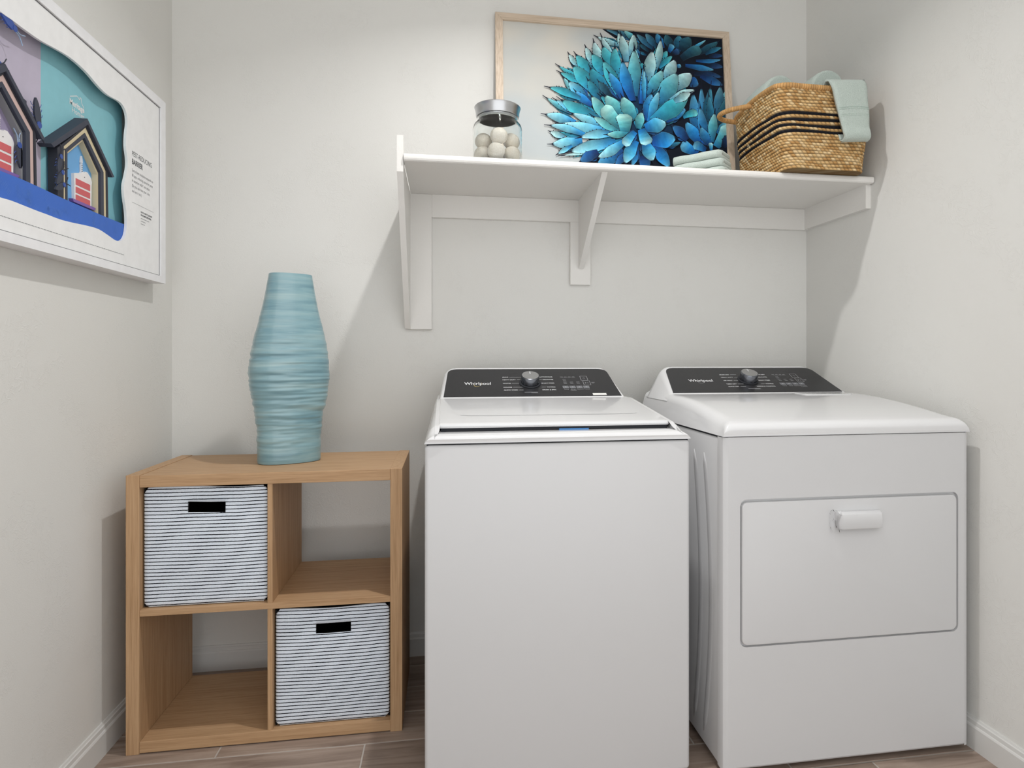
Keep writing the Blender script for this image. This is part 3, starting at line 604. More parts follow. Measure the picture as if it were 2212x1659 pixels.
# striped fabric bins
def bin_(x0, x1, z0, z1, yf, lab, tilt):
    t = thing('storage_bin', ((x0+x1)/2, yf, z0), lab, 'storage bin', 'striped storage bins in the cube shelf')
    base = ROOT[t]; D = 0.31; w = x1-x0; h = z1-z0; hx0, hx1 = x0+0.352*w, x0+0.658*w; hz0, hz1 = z0+0.780*h, z0+0.868*h
    def bow(x, z):
        u = (x-x0)/w; v = (z-z0)/h
        return -0.006*math.sin(PI*u)*math.sin(PI*min(1, v*1.02))+0.0022*math.sin(u*7+tilt)*v
    # gridded front with a real hand-hole
    us = sorted(set([0, 0.012, 0.04]+[i/24 for i in range(1, 24)]+[0.352, 0.36, 0.65, 0.658]+[0.96, 0.988, 1])); vs = sorted(set([0, 0.012, 0.04]+[i/22 for i in range(1, 22)]+[0.78, 0.787, 0.861, 0.868, 0.985, 1]))
    for nm, off, m in (('front_panel', 0.0, 'canvas'), ('front_lining', 0.006, 'lining')):
        V, F, id_ = [], [], {}
        for j, v in enumerate(vs):
            for i, u in enumerate(us):
                x = x0+u*w; z = z0+v*h
                ed = min(u, 1-u, v)*1.0; rnd_ = 0.006*max(0, 1-ed/0.02)**2; zz = z+(0.0035*math.sin(u*PI*2+tilt)-0.004*(4*(u-0.5)**2)*(1 if tilt else 0.3))*max(0, v-0.6)/0.4 if v > 0.6 else z
                cr = 0.010*max(0, 1-math.hypot(min(u, 1-u)/0.04, min(v, 1-v)/0.04)) if (min(u, 1-u) < 0.04 and min(v, 1-v) < 0.04) else 0
                xx = x+(cr*0.7 if u < 0.5 else -cr*0.7); zz = zz+(cr*0.7 if v < 0.5 else -cr*0.7)
                id_[(i, j)] = len(V); V.append((xx, yf+bow(x, z)+rnd_+off, zz))
        for j in range(len(vs)-1):
            for i in range(len(us)-1):
                cu, cvv = (us[i]+us[i+1])/2, (vs[j]+vs[j+1])/2
                if 0.352 < cu < 0.658 and 0.78 < cvv < 0.868: continue
                F.append((id_[(i, j)], id_[(i+1, j)], id_[(i+1, j+1)], id_[(i, j+1)]))
        o = obj(nm, V, F, m, t, True)
        md = o.modifiers.new('thick', 'SOLIDIFY'); md.thickness = 0.0045; md.offset = -1
    V, F = merge(box(x0, x0+0.004, yf+0.008, yf+D, z0+0.002, z1-0.004), box(x1-0.004, x1, yf+0.008, yf+D, z0+0.002, z1-0.004), box(x0+0.004, x1-0.004, yf+D-0.004, yf+D, z0+0.002, z1-0.012), box(x0+0.004, x1-0.004, yf+0.012, yf+D-0.004, z0+0.002, z0+0.006))
    obj('fabric_body', V, F, 'lining', t)
    # stitched border of the hand-hole
    m_ = 0.0085; V, F = merge(*[box(a, b, yf-0.0072, yf-0.0060, c, d) for a, b, c, d in [s for k in range(34) for s in ((hx0-m_+k*(hx1-hx0+2*m_)/34, hx0-m_+(k+0.55)*(hx1-hx0+2*m_)/34, zc-0.0005, zc+0.0005) for zc in (hz0-m_, hz1+m_*0.7))]])
    so = obj('stitching', [(x, y+bow(x, z)+0.0062, z) for x, y, z in V], F, 'stitch', t); so['kind'] = 'stuff'
bin_(0.1075, 0.4335, ZM+TM/2, 0.7275, KY+0.017, 'blue-white bin with thin black stripes on the upper cube shelf', 0.0)
bin_(0.4525, 0.7705, TF, 0.3685, KY+0.017, 'blue-white bin with thin black stripes in the lower cube beside the floor', 1.6)

# ================================================================ washer and dryer
def section(wb, z0, wt, zt, r, cx, y, n=7, rec=None):
    """rounded trapezoid in x-z at depth y; rec = (half width, depth) of a sunken tray in the top"""
    out = [(-wb, z0)]
    dx, dz = wb-wt, zt-z0; Ls = math.hypot(dx, dz); r = max(1e-4, min(r, Ls*0.9))
    a = Vector((-wt, zt)); s = Vector((-dx, -dz))/Ls
    p0 = a+s*r; p1 = a+Vector((1, 0))*r
    for k in range(n+1):
        t = k/n; q = p0*(1-t)**2+a*2*t*(1-t)+p1*t*t; out.append((q.x, q.y))
    if rec: out += [(-rec[0]-0.006, zt), (-rec[0], zt-rec[1])]
    else: out += [(-wt*0.9, zt), (-wt*0.88, zt)]
    return [(cx+x, y, z) for x, z in out]+[(cx-x, y, z) for x, z in reversed(out)]
def console(t, cx, yb, zb, yt, zt, yback, hb, ht, wb, z0, letters, tint, extra):
    """sloped console with dark control panel, dial, keys and lettering; u from centre, v up the slope"""
    P0 = Vector((cx, yb, zb)); T = Vector((0, yt-yb, zt-zb)); LN = T.length; T.normalize(); U = Vector((1, 0, 0)); N = U.cross(T)
    if N.z < 0: N = -N
    secs = []; NN = 10
    for k in range(-1, NN+1):
        s = k/NN; y = yb+(yt-yb)*s; z = zb+(zt-zb)*s; hw = hb+(ht-hb)*s+0.009
        secs.append(section(wb, z0, hw, z-0.0002, 0.008+0.022*max(0, s), cx, y))
    secs.append(section(wb, z0, ht+0.007, zt+0.004, 0.032, cx, yt+0.008)); secs.append(section(wb, z0, ht+0.002, zt+0.004, 0.034, cx, yt+0.025)); secs.append(section(wb-0.004, z0, ht-0.02, zt-0.03, 0.034, cx, yback))
    obj('console', *loft(secs), 'enamel', t, True, angle=38)
    def pp(u, v, d=0.0): return tuple(P0+U*u+T*v+N*d)
    # dark panel with rounded upper corners
    edge = []; rr = 0.030
    L = LN-0.002
    tl = Vector((-ht, L)); bl = Vector((-hb, 0.002)); sd = (bl-tl).normalized()
    def arc(c, a, b, n=8): return [a*(1-k/n)**2+c*2*(k/n)*(1-k/n)+b*(k/n)**2 for k in range(n+1)]
    left = [bl]+arc(tl, tl+sd*rr, tl+Vector((1, 0))*rr*1.2)
    loop = left+[Vector((-p.x, p.y)) for p in reversed(left)]
    n = len(loop); V = [pp(p.x, p.y, 0.0016) for p in loop]+[pp(p.x, p.y, -0.002) for p in loop]
    F = [tuple(range(n)), tuple(range(2*n-1, n-1, -1))]+[(i, n+i, n+(i+1) % n, (i+1) % n) for i in range(n)]
    pn = obj('control_panel', V, F, 'panel', t)
    D = 0.0019
    def tx_(s, u, v, size, align='LEFT', bold=0.0, width=1.0): return text(s, size, pp(u, v, D), U, T, align, bold, width)
    def bar(u0, u1, v, h=0.0009): return quad(pp(0, 0, D), U, T, u0, u1, v-h/2, v+h/2)
    big = [tx_('Whirlpool', -0.2245, 0.0785, 0.0250, 'LEFT', 0.00015, 0.84)]
    obj('brand_lettering', *merge(*big), 'ink_white', pn)
    sw = []
    for k in range(29):
        a = math.radians(-195+k*8.6); r0 = 0.0008 if 4 < k < 25 else 0.0003
        c = Vector((-0.1800, 0.0815)); e = Vector((math.cos(a)*0.0135, math.sin(a)*0.0165)); m_ = Vector((e.x*0.95-e.y*-0.25, e.y*0.9))
        sw.append((c+m_*1.0, r0))
    V = [pp(c.x+s*r*0.7, c.y+s*r, D+0.0001) for c, r in sw for s in (-1, 1)]; F = [(2*i, 2*i+2, 2*i+3, 2*i+1) for i in range(len(sw)-1)]
    obj('brand_swirl', V, F, tint, pn)
    LET = []; ROWS = (0.130, 0.111, 0.0865, 0.0600, 0.0418)
    for v, sL, sR, uL, uR in zip(ROWS, letters[0], letters[1], (-0.0950, -0.0964, -0.0968, -0.0970, -0.0969), (0.0382, 0.0439, 0.0376, 0.0506, 0.0371)):
        LET.append(tx_(sL, uL, v-0.0026, 0.0074, 'LEFT', 0.0001, 1.0)); wL = max(x[0] for x in LET[-1][0])-cx
        LET.append(bar(wL+0.004, -0.036+0.004*abs(v-0.0865)/0.04, v)) if wL < -0.05 else None
        LET.append(tx_(sR, 0.0775, v-0.0026, 0.0074, 'RIGHT', 0.0001, 1.0)); wR = min(x[0] for x in LET[-1][0])-cx
        if wR > 0.036: LET.append(bar(0.031, wR-0.003, v))
    obj('cycle_lettering', *merge(*[q for q in LET if q]), 'ink_white', pn)
    MIC = []
    for i in range(4): MIC.append(bar(0.104+i*0.0138, 0.104+i*0.0138+0.0095, 0.1295, 0.0022))
    MIC.append(bar(0.108, 0.157, 0.1245, 0.0006))
    for c in range(3):
        for r in range(4 if c == 0 else 2): MIC.append(bar(0.110+c*0.0225, 0.121+c*0.0225, 0.112-r*0.0095-(0.019 if c else 0.0), 0.0020))
    MIC += [bar(0.207, 0.219, 0.090, 0.0018), bar(0.207, 0.216, 0.0855, 0.0018)]
    MIC += [bar(-0.030, 0.014, 0.0265, 0.0028), bar(-0.008, 0.014, 0.0215, 0.0018)]
    obj('indicator_marks', *merge(*MIC), 'ink_grey', pn)
    for i, nm in enumerate(extra):
        u = 0.1128+i*0.0236
        b = obj('touch_key', *merge(([pp(a, b_, d) for d in (0.0014, 0.0022) for a, b_ in ((u-0.0103, 0.0515), (u+0.0103, 0.0515), (u+0.0103, 0.0665), (u-0.0103, 0.0665))], [(0, 3, 2, 1), (4, 5, 6, 7), (0, 1, 5, 4), (1, 2, 6, 5), (2, 3, 7, 6), (3, 0, 4, 7)])), 'button', pn)
        MK = [text(s, 0.0072, pp(u, 0.0425-0.0065*j, D), U, T, 'CENTER', 0.0001) for j, s in enumerate(nm)]
        MK.append(lathe([(0.0001, 0), (0.0030, 0), (0.0030, 0.0002), (0.0001, 0.0002)], pp(u, 0.059, 0.0022), 12, N))
        obj('key_lettering', *merge(*MK), 'ink_grey', b) if False else obj('key_lettering', *merge(*MK), 'ink_grey', pn)
    for nm, u, v in (('power_key', 0.1862, 0.1199), ('start_key', 0.1905, 0.0868)):
        h = 0.0118; hv = 0.0145; w = 0.0007; fr_ = merge(quad(pp(0, 0, D), U, T, u-h, u+h, v+hv-w, v+hv+w), quad(pp(0, 0, D), U, T, u-h, u+h, v-hv-w, v-hv+w), quad(pp(0, 0, D), U, T, u-h-w, u-h+w, v-hv, v+hv), quad(pp(0, 0, D), U, T, u+h-w, u+h+w, v-hv, v+hv))
        if nm == 'power_key':
            q = [(u+0.0038*math.cos(a)*s, v+0.0048*math.sin(a)*s) for a in [math.radians(125+k*290/20) for k in range(21)] for s in (0.8, 1.0)]
            ic = ([pp(a, b, D) for a, b in q], [(2*i, 2*i+1, 2*i+3, 2*i+2) for i in range(20)]); ic = merge(ic, quad(pp(0, 0, D), U, T, u-0.0004, u+0.0004, v+0.001, v+0.006))
        else:
            ic = merge(([pp(u-0.006, v+0.0045, D), pp(u-0.006, v-0.0045, D), pp(u-0.0005, v, D)], [(0, 1, 2)]), quad(pp(0, 0, D), U, T, u+0.002, u+0.0029, v-0.004, v+0.004), quad(pp(0, 0, D), U, T, u+0.0045, u+0.0054, v-0.004, v+0.004))
        obj(nm, *merge(fr_, ic), 'ink_grey', pn)
    # dial
    kc = pp(-0.0055, 0.087, 0)
    ring = obj('dial_base', *lathe([(0.001, 0.001), (0.0365, 0.001), (0.0365, 0.0045), (0.034, 0.006), (0.001, 0.006)], kc, 56, N), 'dark_gap', t, True, angle=35)
    kn = obj('dial', *lathe([(0.0275, 0.0055), (0.0305, 0.0060), (0.0300, 0.030), (0.0290, 0.0322), (0.0275, 0.0330), (0.0275, 0.0055)], kc, 64, N), 'chrome', t, True, angle=35)
    obj('dial_face', *lathe([(0.001, 0.0318), (0.0276, 0.0322), (0.0276, 0.0330), (0.001, 0.0326)], kc, 64, N), 'steel', kn, True, angle=35)
    pk = Vector(kc)+N*0.0331; obj('dial_pointer', *quad(pk, U, T, -0.0011, 0.0011, 0.008, 0.025), 'ink_white', kn)
    return pp

# ---- washer
wx0, wx1, wyf, wyb = 0.8805, 1.566, -0.81, -0.10; wc = (wx0+wx1)/2; wh = (wx1-wx0)/2
wa = thing('washing_machine', (wc, (wyf+wyb)/2, 0), 'white top-loading washing machine with a lid and black control panel', 'washer')
obj('cabinet', *bevbox(wx0+0.0015, wx1-0.0015, wyf, wyb, 0.008, 0.8722, 0.010, 4), 'sheet', wa, True, angle=30)
obj('shadow_gap', *box(wx0+0.006, wx1-0.006, wyf+0.006, wyb-0.01, 0.870, 0.8775), 'dark_gap', wa)
cz0 = 0.8752
def lidz(y): return 0.917+(0.9575-0.917)*max(0, min(1, (y+0.742)/(-0.345+0.742)))
def wtop(y): return lidz(y)-0.021
secs = []
for y, zz, ins in ((wyf-0.002, 0.882, 0.003), (wyf-0.003, 0.886, 0.005), (wyf+0.000, 0.8915, 0.009), (wyf+0.008, 0.8950, 0.013), (wyf+0.020, 0.8965, 0.015)):
    secs.append(section(wh, cz0, wh-ins, zz, 0.018, wc, y, 7, (0.312, 0.0)))
for y in (wyf+0.040, wyf+0.062, wyf+0.068, wyf+0.075, -0.6, -0.5, -0.4, -0.345, -0.30, -0.2, wyb):
    k_ = min(1, max(0, (y-wyf-0.02)/0.045)); zt_ = wtop(y)+0.018*k_; dep = 0.018*k_
    secs.append(section(wh, cz0, wh-0.016-0.006*min(1, (y-wyf)/0.3), zt_, 0.020, wc, y, 7, (0.312, dep)))
obj('top_cover', *loft(secs), 'enamel', wa, True, angle=42)
LY0, LY1 = -0.742, -0.338
lid_secs = []
for y, d0, d1 in ((LY0, -0.0100, -0.0045), (LY0+0.0015, -0.0115, -0.0018), (LY0+0.006, -0.012, -0.0003), (LY0+0.014, -0.012, 0.0), (-0.66, -0.012, 0.0), (-0.5, -0.012, 0.0), (-0.4, -0.012, 0.0), (LY1, -0.012, 0.0)):
    hw = 0.3075; z = lidz(y); r = 0.006
    pts = [(-hw, z+d0+0.002), (-hw, z+d1-0.004), (-hw+0.002, z+d1-0.001), (-hw+0.006, z+d1), (hw-0.006, z+d1), (hw-0.002, z+d1-0.001), (hw, z+d1-0.004), (hw, z+d0+0.002), (hw-0.003, z+d0), (-hw+0.003, z+d0)]
    lid_secs.append([(wc-0.001+x, y, q) for x, q in pts])
ldw = obj('lid', *loft(lid_secs), 'enamel', wa, True, angle=30)
V = []
for a in (0, 1):
    for u in range(21):
        x = -0.25+0.5*u/20; c = 0.006*(abs(x)/0.25)**8; y = -0.640+c*1.5+(0.0028 if a else 0); V.append((wc+x, y, lidz(y)+0.0006))
obj('pressed_line_shade', V, [(i, i+1, 22+i, 21+i) for i in range(20)], 'ink_grey', ldw)  # flat grey strip, painted shade of the shallow groove in the lid
obj('lid_gap_shade', *loft([[(wc-0.303, y, wtop(y)-0.001), (wc+0.303, y, wtop(y)-0.001), (wc+0.303, y, lidz(y)-0.0118), (wc-0.303, y, lidz(y)-0.0118)] for y in (LY0+0.004, LY1)]), 'dark_gap', wa)  # solid near-black filler, painted shade of the slot under the lid
obj('blue_tape', *box(wc+0.005, wc+0.085, LY0+0.0010, LY0+0.0045, wtop(LY0)+0.0002, wtop(LY0)+0.0045), 'blue_tape', wa)
wpp = console(wa, 1.218, -0.33, 0.960, -0.16, 1.047, wyb+0.002, 0.2925, 0.277, 0.313, 0.935,
              (('JEANS', 'HEAVY DUTY', 'WHITES', 'COLORS', 'QUICK WASH'), ('ACTIVEWEAR', 'DELICATES', 'BULKY ITEMS', 'TOWELS', 'DRAIN & SPIN')), 'gold', (('Temp',), ('Rinse', 'Option'), ('Options',), ('Faucet',)))
st_ = obj('paper_sticker', [wpp(0.1965, 0.0035, 0.0019), wpp(0.243, 0.0035, 0.0019), wpp(0.243, 0.0165, 0.0019), wpp(0.1965, 0.0165, 0.0019)], [(0, 1, 2, 3)], 'sticker', wa)

# ---- dryer
dx0, dx1, dyf, dyb = 1.637, 2.357, -0.85, -0.13; dc = (dx0+dx1)/2; dh = (dx1-dx0)/2
dr = thing('clothes_dryer', (dc, (dyf+dyb)/2, 0), 'white front-loading clothes dryer with a wide drop door', 'dryer')
obj('cabinet', *bevbox(dx0+0.002, dx1-0.002, dyf+0.034, dyb, 0.02, 0.878, 0.004, 2), 'sheet', dr, True, angle=30)
# front panel with rounded upright edges and an opening for the door
gx0, gx1, gz0, gz1 = 1.685, 2.3225, 0.3355, 0.719
fx = [(dx0, dyf+0.0325), (dx0, dyf+0.016), (dx0+0.003, dyf+0.006), (dx0+0.009, dyf+0.001), (dx0+0.016, dyf)]
fx = fx+[(2*dc-x, y) for x, y in reversed(fx)]
inner = rrect(gx0, gx1, gz0, gz1, 0.018, 6)
V2, F2 = holed([(dx0+0.016, 0.026), (dx1-0.016, 0.026), (dx1-0.016, 0.8812), (dx0+0.016, 0.8812)], inner)
parts = [([(x, dyf, z) for x, z in V2], F2)]
n = len(inner); parts.append(([(x, dyf, z) for x, z in inner]+[(x+0.0*0, dyf+0.012, z) for x, z in inner], [(i, (i+1) % n, n+(i+1) % n, n+i) for i in range(n)]))
for half in (fx[:5], fx[5:]):
    m_ = len(half); parts.append(([(x, y, z) for z in (0.020+0.0, 0.026, 0.8812) for x, y in half], [(r*m_+i, r*m_+i+1, (r+1)*m_+i+1, (r+1)*m_+i) for r in range(2) for i in range(m_-1)]))
parts.append(([(dx0+0.016, dyf, 0.026), (dx1-0.016, dyf, 0.026), (dx1-0.016, dyf+0.003, 0.021), (dx0+0.016, dyf+0.003, 0.021), (dx1-0.016, dyf+0.03, 0.020), (dx0+0.016, dyf+0.03, 0.020)], [(0, 1, 2, 3), (3, 2, 4, 5)]))
parts.append(([(dx0+0.016, dyf, 0.8812), (dx1-0.016, dyf, 0.8812), (dx1-0.016, dyf+0.03, 0.8820), (dx0+0.016, dyf+0.03, 0.8820)], [(3, 2, 1, 0)]))
obj('front_panel', *merge(*parts), 'sheet', dr, True, angle=32)
obj('door_recess', *box(gx0-0.004, gx1+0.004, dyf+0.010, dyf+0.015, gz0-0.004, gz1+0.004), 'sheet', dr)
gp = 0.0046
ins = [rrect(gx0+gp+k, gx1-gp-k, gz0+gp+k, gz1-gp*1.6-k, 0.016-k*0.5, 6) for k in (0, 0.0, 0.0015, 0.004)]
dd = obj('door', *loft([[(x, y, z) for x, z in L] for L, y in zip(ins, (dyf+0.011, dyf+0.001, dyf-0.0012, dyf-0.0018))]), 'sheet', dr, True, angle=40)
# pull handle, still in its clear film
hx0, hx1, hz0, hz1 = 1.952, 2.080, 0.637, 0.681
hs = []
for x, k in ((hx0, 0.25), (hx0+0.003, 0.75), (hx0+0.008, 1), (hx1-0.008, 1), (hx1-0.003, 0.75), (hx1, 0.25)):
    yb_ = dyf-0.0015; hs.append([(x, yb_, hz1-0.003), (x, yb_-0.012*k, hz1-0.001), (x, yb_-0.024*k, hz1-0.006), (x, yb_-0.0265*k, hz1-0.013), (x, yb_-0.027*k, hz0+0.004), (x, yb_-0.025*k, hz0), (x, yb_-0.020*k, hz0+0.002), (x, yb_-0.016*k, hz0+0.018), (x, yb_, hz0+0.020)])
obj('door_handle', *loft(hs), 'sheet', dd, True, angle=35)
rnd = random.Random(9); fs_ = []
for k in range(9):
    x = hx0-0.016+0.0027*k; fs_.append([(x+0.002*rnd.uniform(-1, 1), dyf-0.002-0.019*(k/8)+0.004*rnd.uniform(-1, 1), hz0-0.012+(hz1-hz0+0.016)*j/12+0.002*rnd.uniform(-1, 1)) for j in range(13)])
fo = obj('wrapping_film', *loft(fs_, cap=False, closed=False), 'film', dd, True)
fo.modifiers.new('thick', 'SOLIDIFY').thickness = 0.0003
# embossed ribs on the side facing the washer
for ya, yb2, zA, zB in ((-0.722, -0.770, 0.055, 0.825), (-0.650, -0.698, 0.055, 0.825)):
    V, F = [], []; NZ2 = 24; W = 0.016
    rgs = []
    for k in range(NZ2+1):
        s = k/NZ2; z = zA+(zB-zA)*s; yc = ya+(yb2-ya)*math.sin(PI*s)**0.9; w = W*min(1, math.sqrt(max(0.02, 1-(abs(2*s-1))**14)))
        rgs.append([(dx0+0.0025, yc-w, z), (dx0+0.0011, yc-w*0.8, z), (dx0+0.0006, yc, z), (dx0+0.0011, yc+w*0.8, z), (dx0+0.0025, yc+w, z)])
    obj('side_rib', *loft(rgs, cap=True, closed=False), 'sheet', dr, True)
obj('shadow_gap', *box(dx0+0.005, dx1-0.005, dyf+0.008, dyb-0.01, 0.876, 0.8842), 'dark_gap', dr)
def dtop(y): return 0.9225+(0.9665-0.9225)*math.sin(max(0, min(1, (y+0.82)/(-0.36+0.82)))*PI/2)**0.92
secs = []
for y, zz, ins_ in ((dyf-0.003, 0.8905, 0.002), (dyf-0.004, 0.900, 0.004), (dyf+0.000, 0.910, 0.008), (dyf+0.010, 0.918, 0.013), (dyf+0.024, 0.9215, 0.017)):
    secs.append(section(dh, 0.8832, dh-ins_, zz, 0.018, dc, y))
for y in (-0.80, -0.76, -0.70, -0.62, -0.54, -0.46, -0.40, -0.36, -0.30, -0.2, dyb):
    secs.append(section(dh, 0.8832, dh-0.020, dtop(y), 0.026, dc, y))
obj('top_cover', *loft(secs), 'enamel', dr, True, angle=42)
dpp = console(dr, 1.988, -0.36, 0.9685, -0.19, 1.050, dyb+0.002, 0.308, 0.279, 0.338, 0.945,
        (('MORE DRY', 'HEAVY DUTY', 'AIR ONLY', 'TIMED DRY', 'QUICK DRY'), ('LESS DRY', 'DELICATES', 'BULKY ITEMS', 'TOWELS', 'WRINKLE CONTROL')), 'ink_grey', (('Temp',), ('Time',), ('Options',), ('Wrinkle', 'Control')))
lp = rrect(2.10, 2.275, -0.455, -0.378, 0.012, 5); lq = rrect(2.102, 2.273, -0.453, -0.380, 0.010, 5)
obj('lint_screen_lid', *loft([[(x, y, dtop(y)-0.002) for x, y in lp], [(x, y, dtop(y)+0.0014) for x, y in lp], [(x, y, dtop(y)+0.0024) for x, y in lq]]), 'enamel', dr, True, angle=35)

STUFF = ('cycle_lettering', 'indicator_marks', 'brand_lettering', 'heading_lettering', 'body_lettering', 'small_lettering', 'fine_print', 'logo_lettering', 'ground_marks', 'key_lettering', 'power_key', 'start_key')
# ================================================================ shadow-box poster on the left wall
pb = thing('shadow_box_poster', (0, -0.82, 1.30), 'white framed shadow-box poster with cut-paper houses and cake slices', 'poster')
PR, PLf, PZ0, PZ1, PD = -0.1800, -1.46, 1.3229, 1.9003, 0.050
FWd = 0.033
def prail(p): return obj('frame_rail', [(x, y, z) for x in (PD, 0.001) for y, z in p], [(0, 1, 2, 3), (7, 6, 5, 4), (0, 4, 5, 1), (1, 5, 6, 2), (2, 6, 7, 3), (3, 7, 4, 0)], 'white_frame', pb)
prail([(PLf, PZ0), (PR, PZ0), (PR-FWd, PZ0+0.021), (PLf+FWd, PZ0+0.021)]); prail([(PLf, PZ1), (PLf+FWd, PZ1-0.027), (PR-FWd, PZ1-0.027), (PR, PZ1)])
prail([(PR, PZ0), (PR, PZ1), (PR-FWd, PZ1-0.027), (PR-FWd, PZ0+0.021)]); prail([(PLf, PZ0), (PLf+FWd, PZ0+0.021), (PLf+FWd, PZ1-0.027), (PLf, PZ1)])
iy0, iy1, iz0, iz1 = PLf+FWd+0.0005, PR-FWd-0.0005, PZ0+0.0215, PZ1-0.0275
CUT = [(-1.36, 1.77), (-1.2, 1.80), (-1.05, 1.79), (-0.9546, 1.7865), (-0.9197, 1.7881), (-0.8766, 1.7889), (-0.8204, 1.7920), (-0.767, 1.7997), (-0.7135, 1.8060), (-0.6646, 1.8057), (-0.6214, 1.8008), (-0.5759, 1.7908), (-0.5279, 1.7868), (-0.4718, 1.7930), (-0.4451, 1.7895), (-0.4264, 1.775), (-0.4215, 1.7498), (-0.4287, 1.715), (-0.4305, 1.6819), (-0.4225, 1.6533), (-0.4215, 1.6265), (-0.4342, 1.5907), (-0.4429, 1.5671), (-0.4397, 1.5361), (-0.4287, 1.5014), (-0.4254, 1.4646), (-0.4342, 1.4309), (-0.4559, 1.4121), (-0.4874, 1.4070), (-0.5279, 1.4135), (-0.5759, 1.4203), (-0.6302, 1.4184), (-0.6894, 1.4134), (-0.7445, 1.4100), (-0.7959, 1.4105), (-0.8374, 1.4108), (-0.8766, 1.4117), (-0.9197, 1.4126), (-0.9546, 1.4110), (-1.1, 1.405), (-1.25, 1.415), (-1.35, 1.41), (-1.38, 1.45), (-1.37, 1.55), (-1.385, 1.65), (-1.38, 1.74)]
def smooth2(L, n=3):
    P = [Vector((a, b, 0)) for a, b in L]; N = len(P); out = []
    for i in range(N):
        p0, p1, p2, p3 = P[i-1], P[i], P[(i+1) % N], P[(i+2) % N]
        for k in range(n):
            t = k/n; q = 0.5*((2*p1)+(p2-p0)*t+(2*p0-5*p1+4*p2-p3)*t*t+(3*p1-p0-3*p2+p3)*t**3); out.append((q.x, q.y))
    return out
CUTS = smooth2(CUT)
mb = obj('mat_board', *holed_plate([(iy0, iz0), (iy1, iz0), (iy1, iz1), (iy0, iz1)], CUTS, 'x', 0.0385, 0.045), 'mat_board', pb)
obj('reveal_line', *holed_plate([(iy0+0.0002, iz0+0.0002), (iy1-0.0002, iz0+0.0002), (iy1-0.0002, iz1-0.0002), (iy0+0.0002, iz1-0.0002)], [(iy0+0.0022, iz0+0.0022), (iy1-0.0022, iz0+0.0022), (iy1-0.0022, iz1-0.0022), (iy0+0.0022, iz1-0.0022)], 'x', 0.0452, 0.0456), 'frame_line', pb)
def back(name, y0, y1, m): return obj(name, *box(0.008, 0.012, y0, y1, 1.36, 1.86), m, pb)
back('back_panel', -1.42, -0.7606, 'purple'); tp = back('back_panel', -0.7606, -0.38, 'teal')
# blue ground in front of the houses
gl = [(-1.42, 1.468), (-0.9396, 1.4682), (-0.8703, 1.4692), (-0.804, 1.4678), (-0.7235, 1.4649), (-0.5665, 1.4633), (-0.4884, 1.4627), (-0.40, 1.4640)]
grd = obj('ground_board', *prism(gl+[(-0.40, 1.36), (-1.42, 1.36)], 'x', 0.034, 0.0375), 'cobalt', pb)
rnd = random.Random(4); hv, hf = [], []
for k in range(46):
    y = rnd.uniform(-1.0, -0.46); z = rnd.uniform(1.418, 1.452); a = rnd.choice((0.9, 1.9, 2.2, 1.2))
    for j in range(3):
        d = Vector((math.cos(a), math.sin(a))); nrm = Vector((-d.y, d.x)); c = Vector((y, z))+nrm*(j*0.0042); e = d*0.007
        q = [c-e-nrm*0.0004, c+e-nrm*0.0004, c+e+nrm*0.0004, c-e+nrm*0.0004]
        if min(p.y for p in q) < 1.412: continue
        k0 = len(hv); hv += [(0.0377, p.x, p.y) for p in q]; hf.append((k0, k0+1, k0+2, k0+3))
obj('ground_marks', hv, hf, 'cobalt_light', grd)
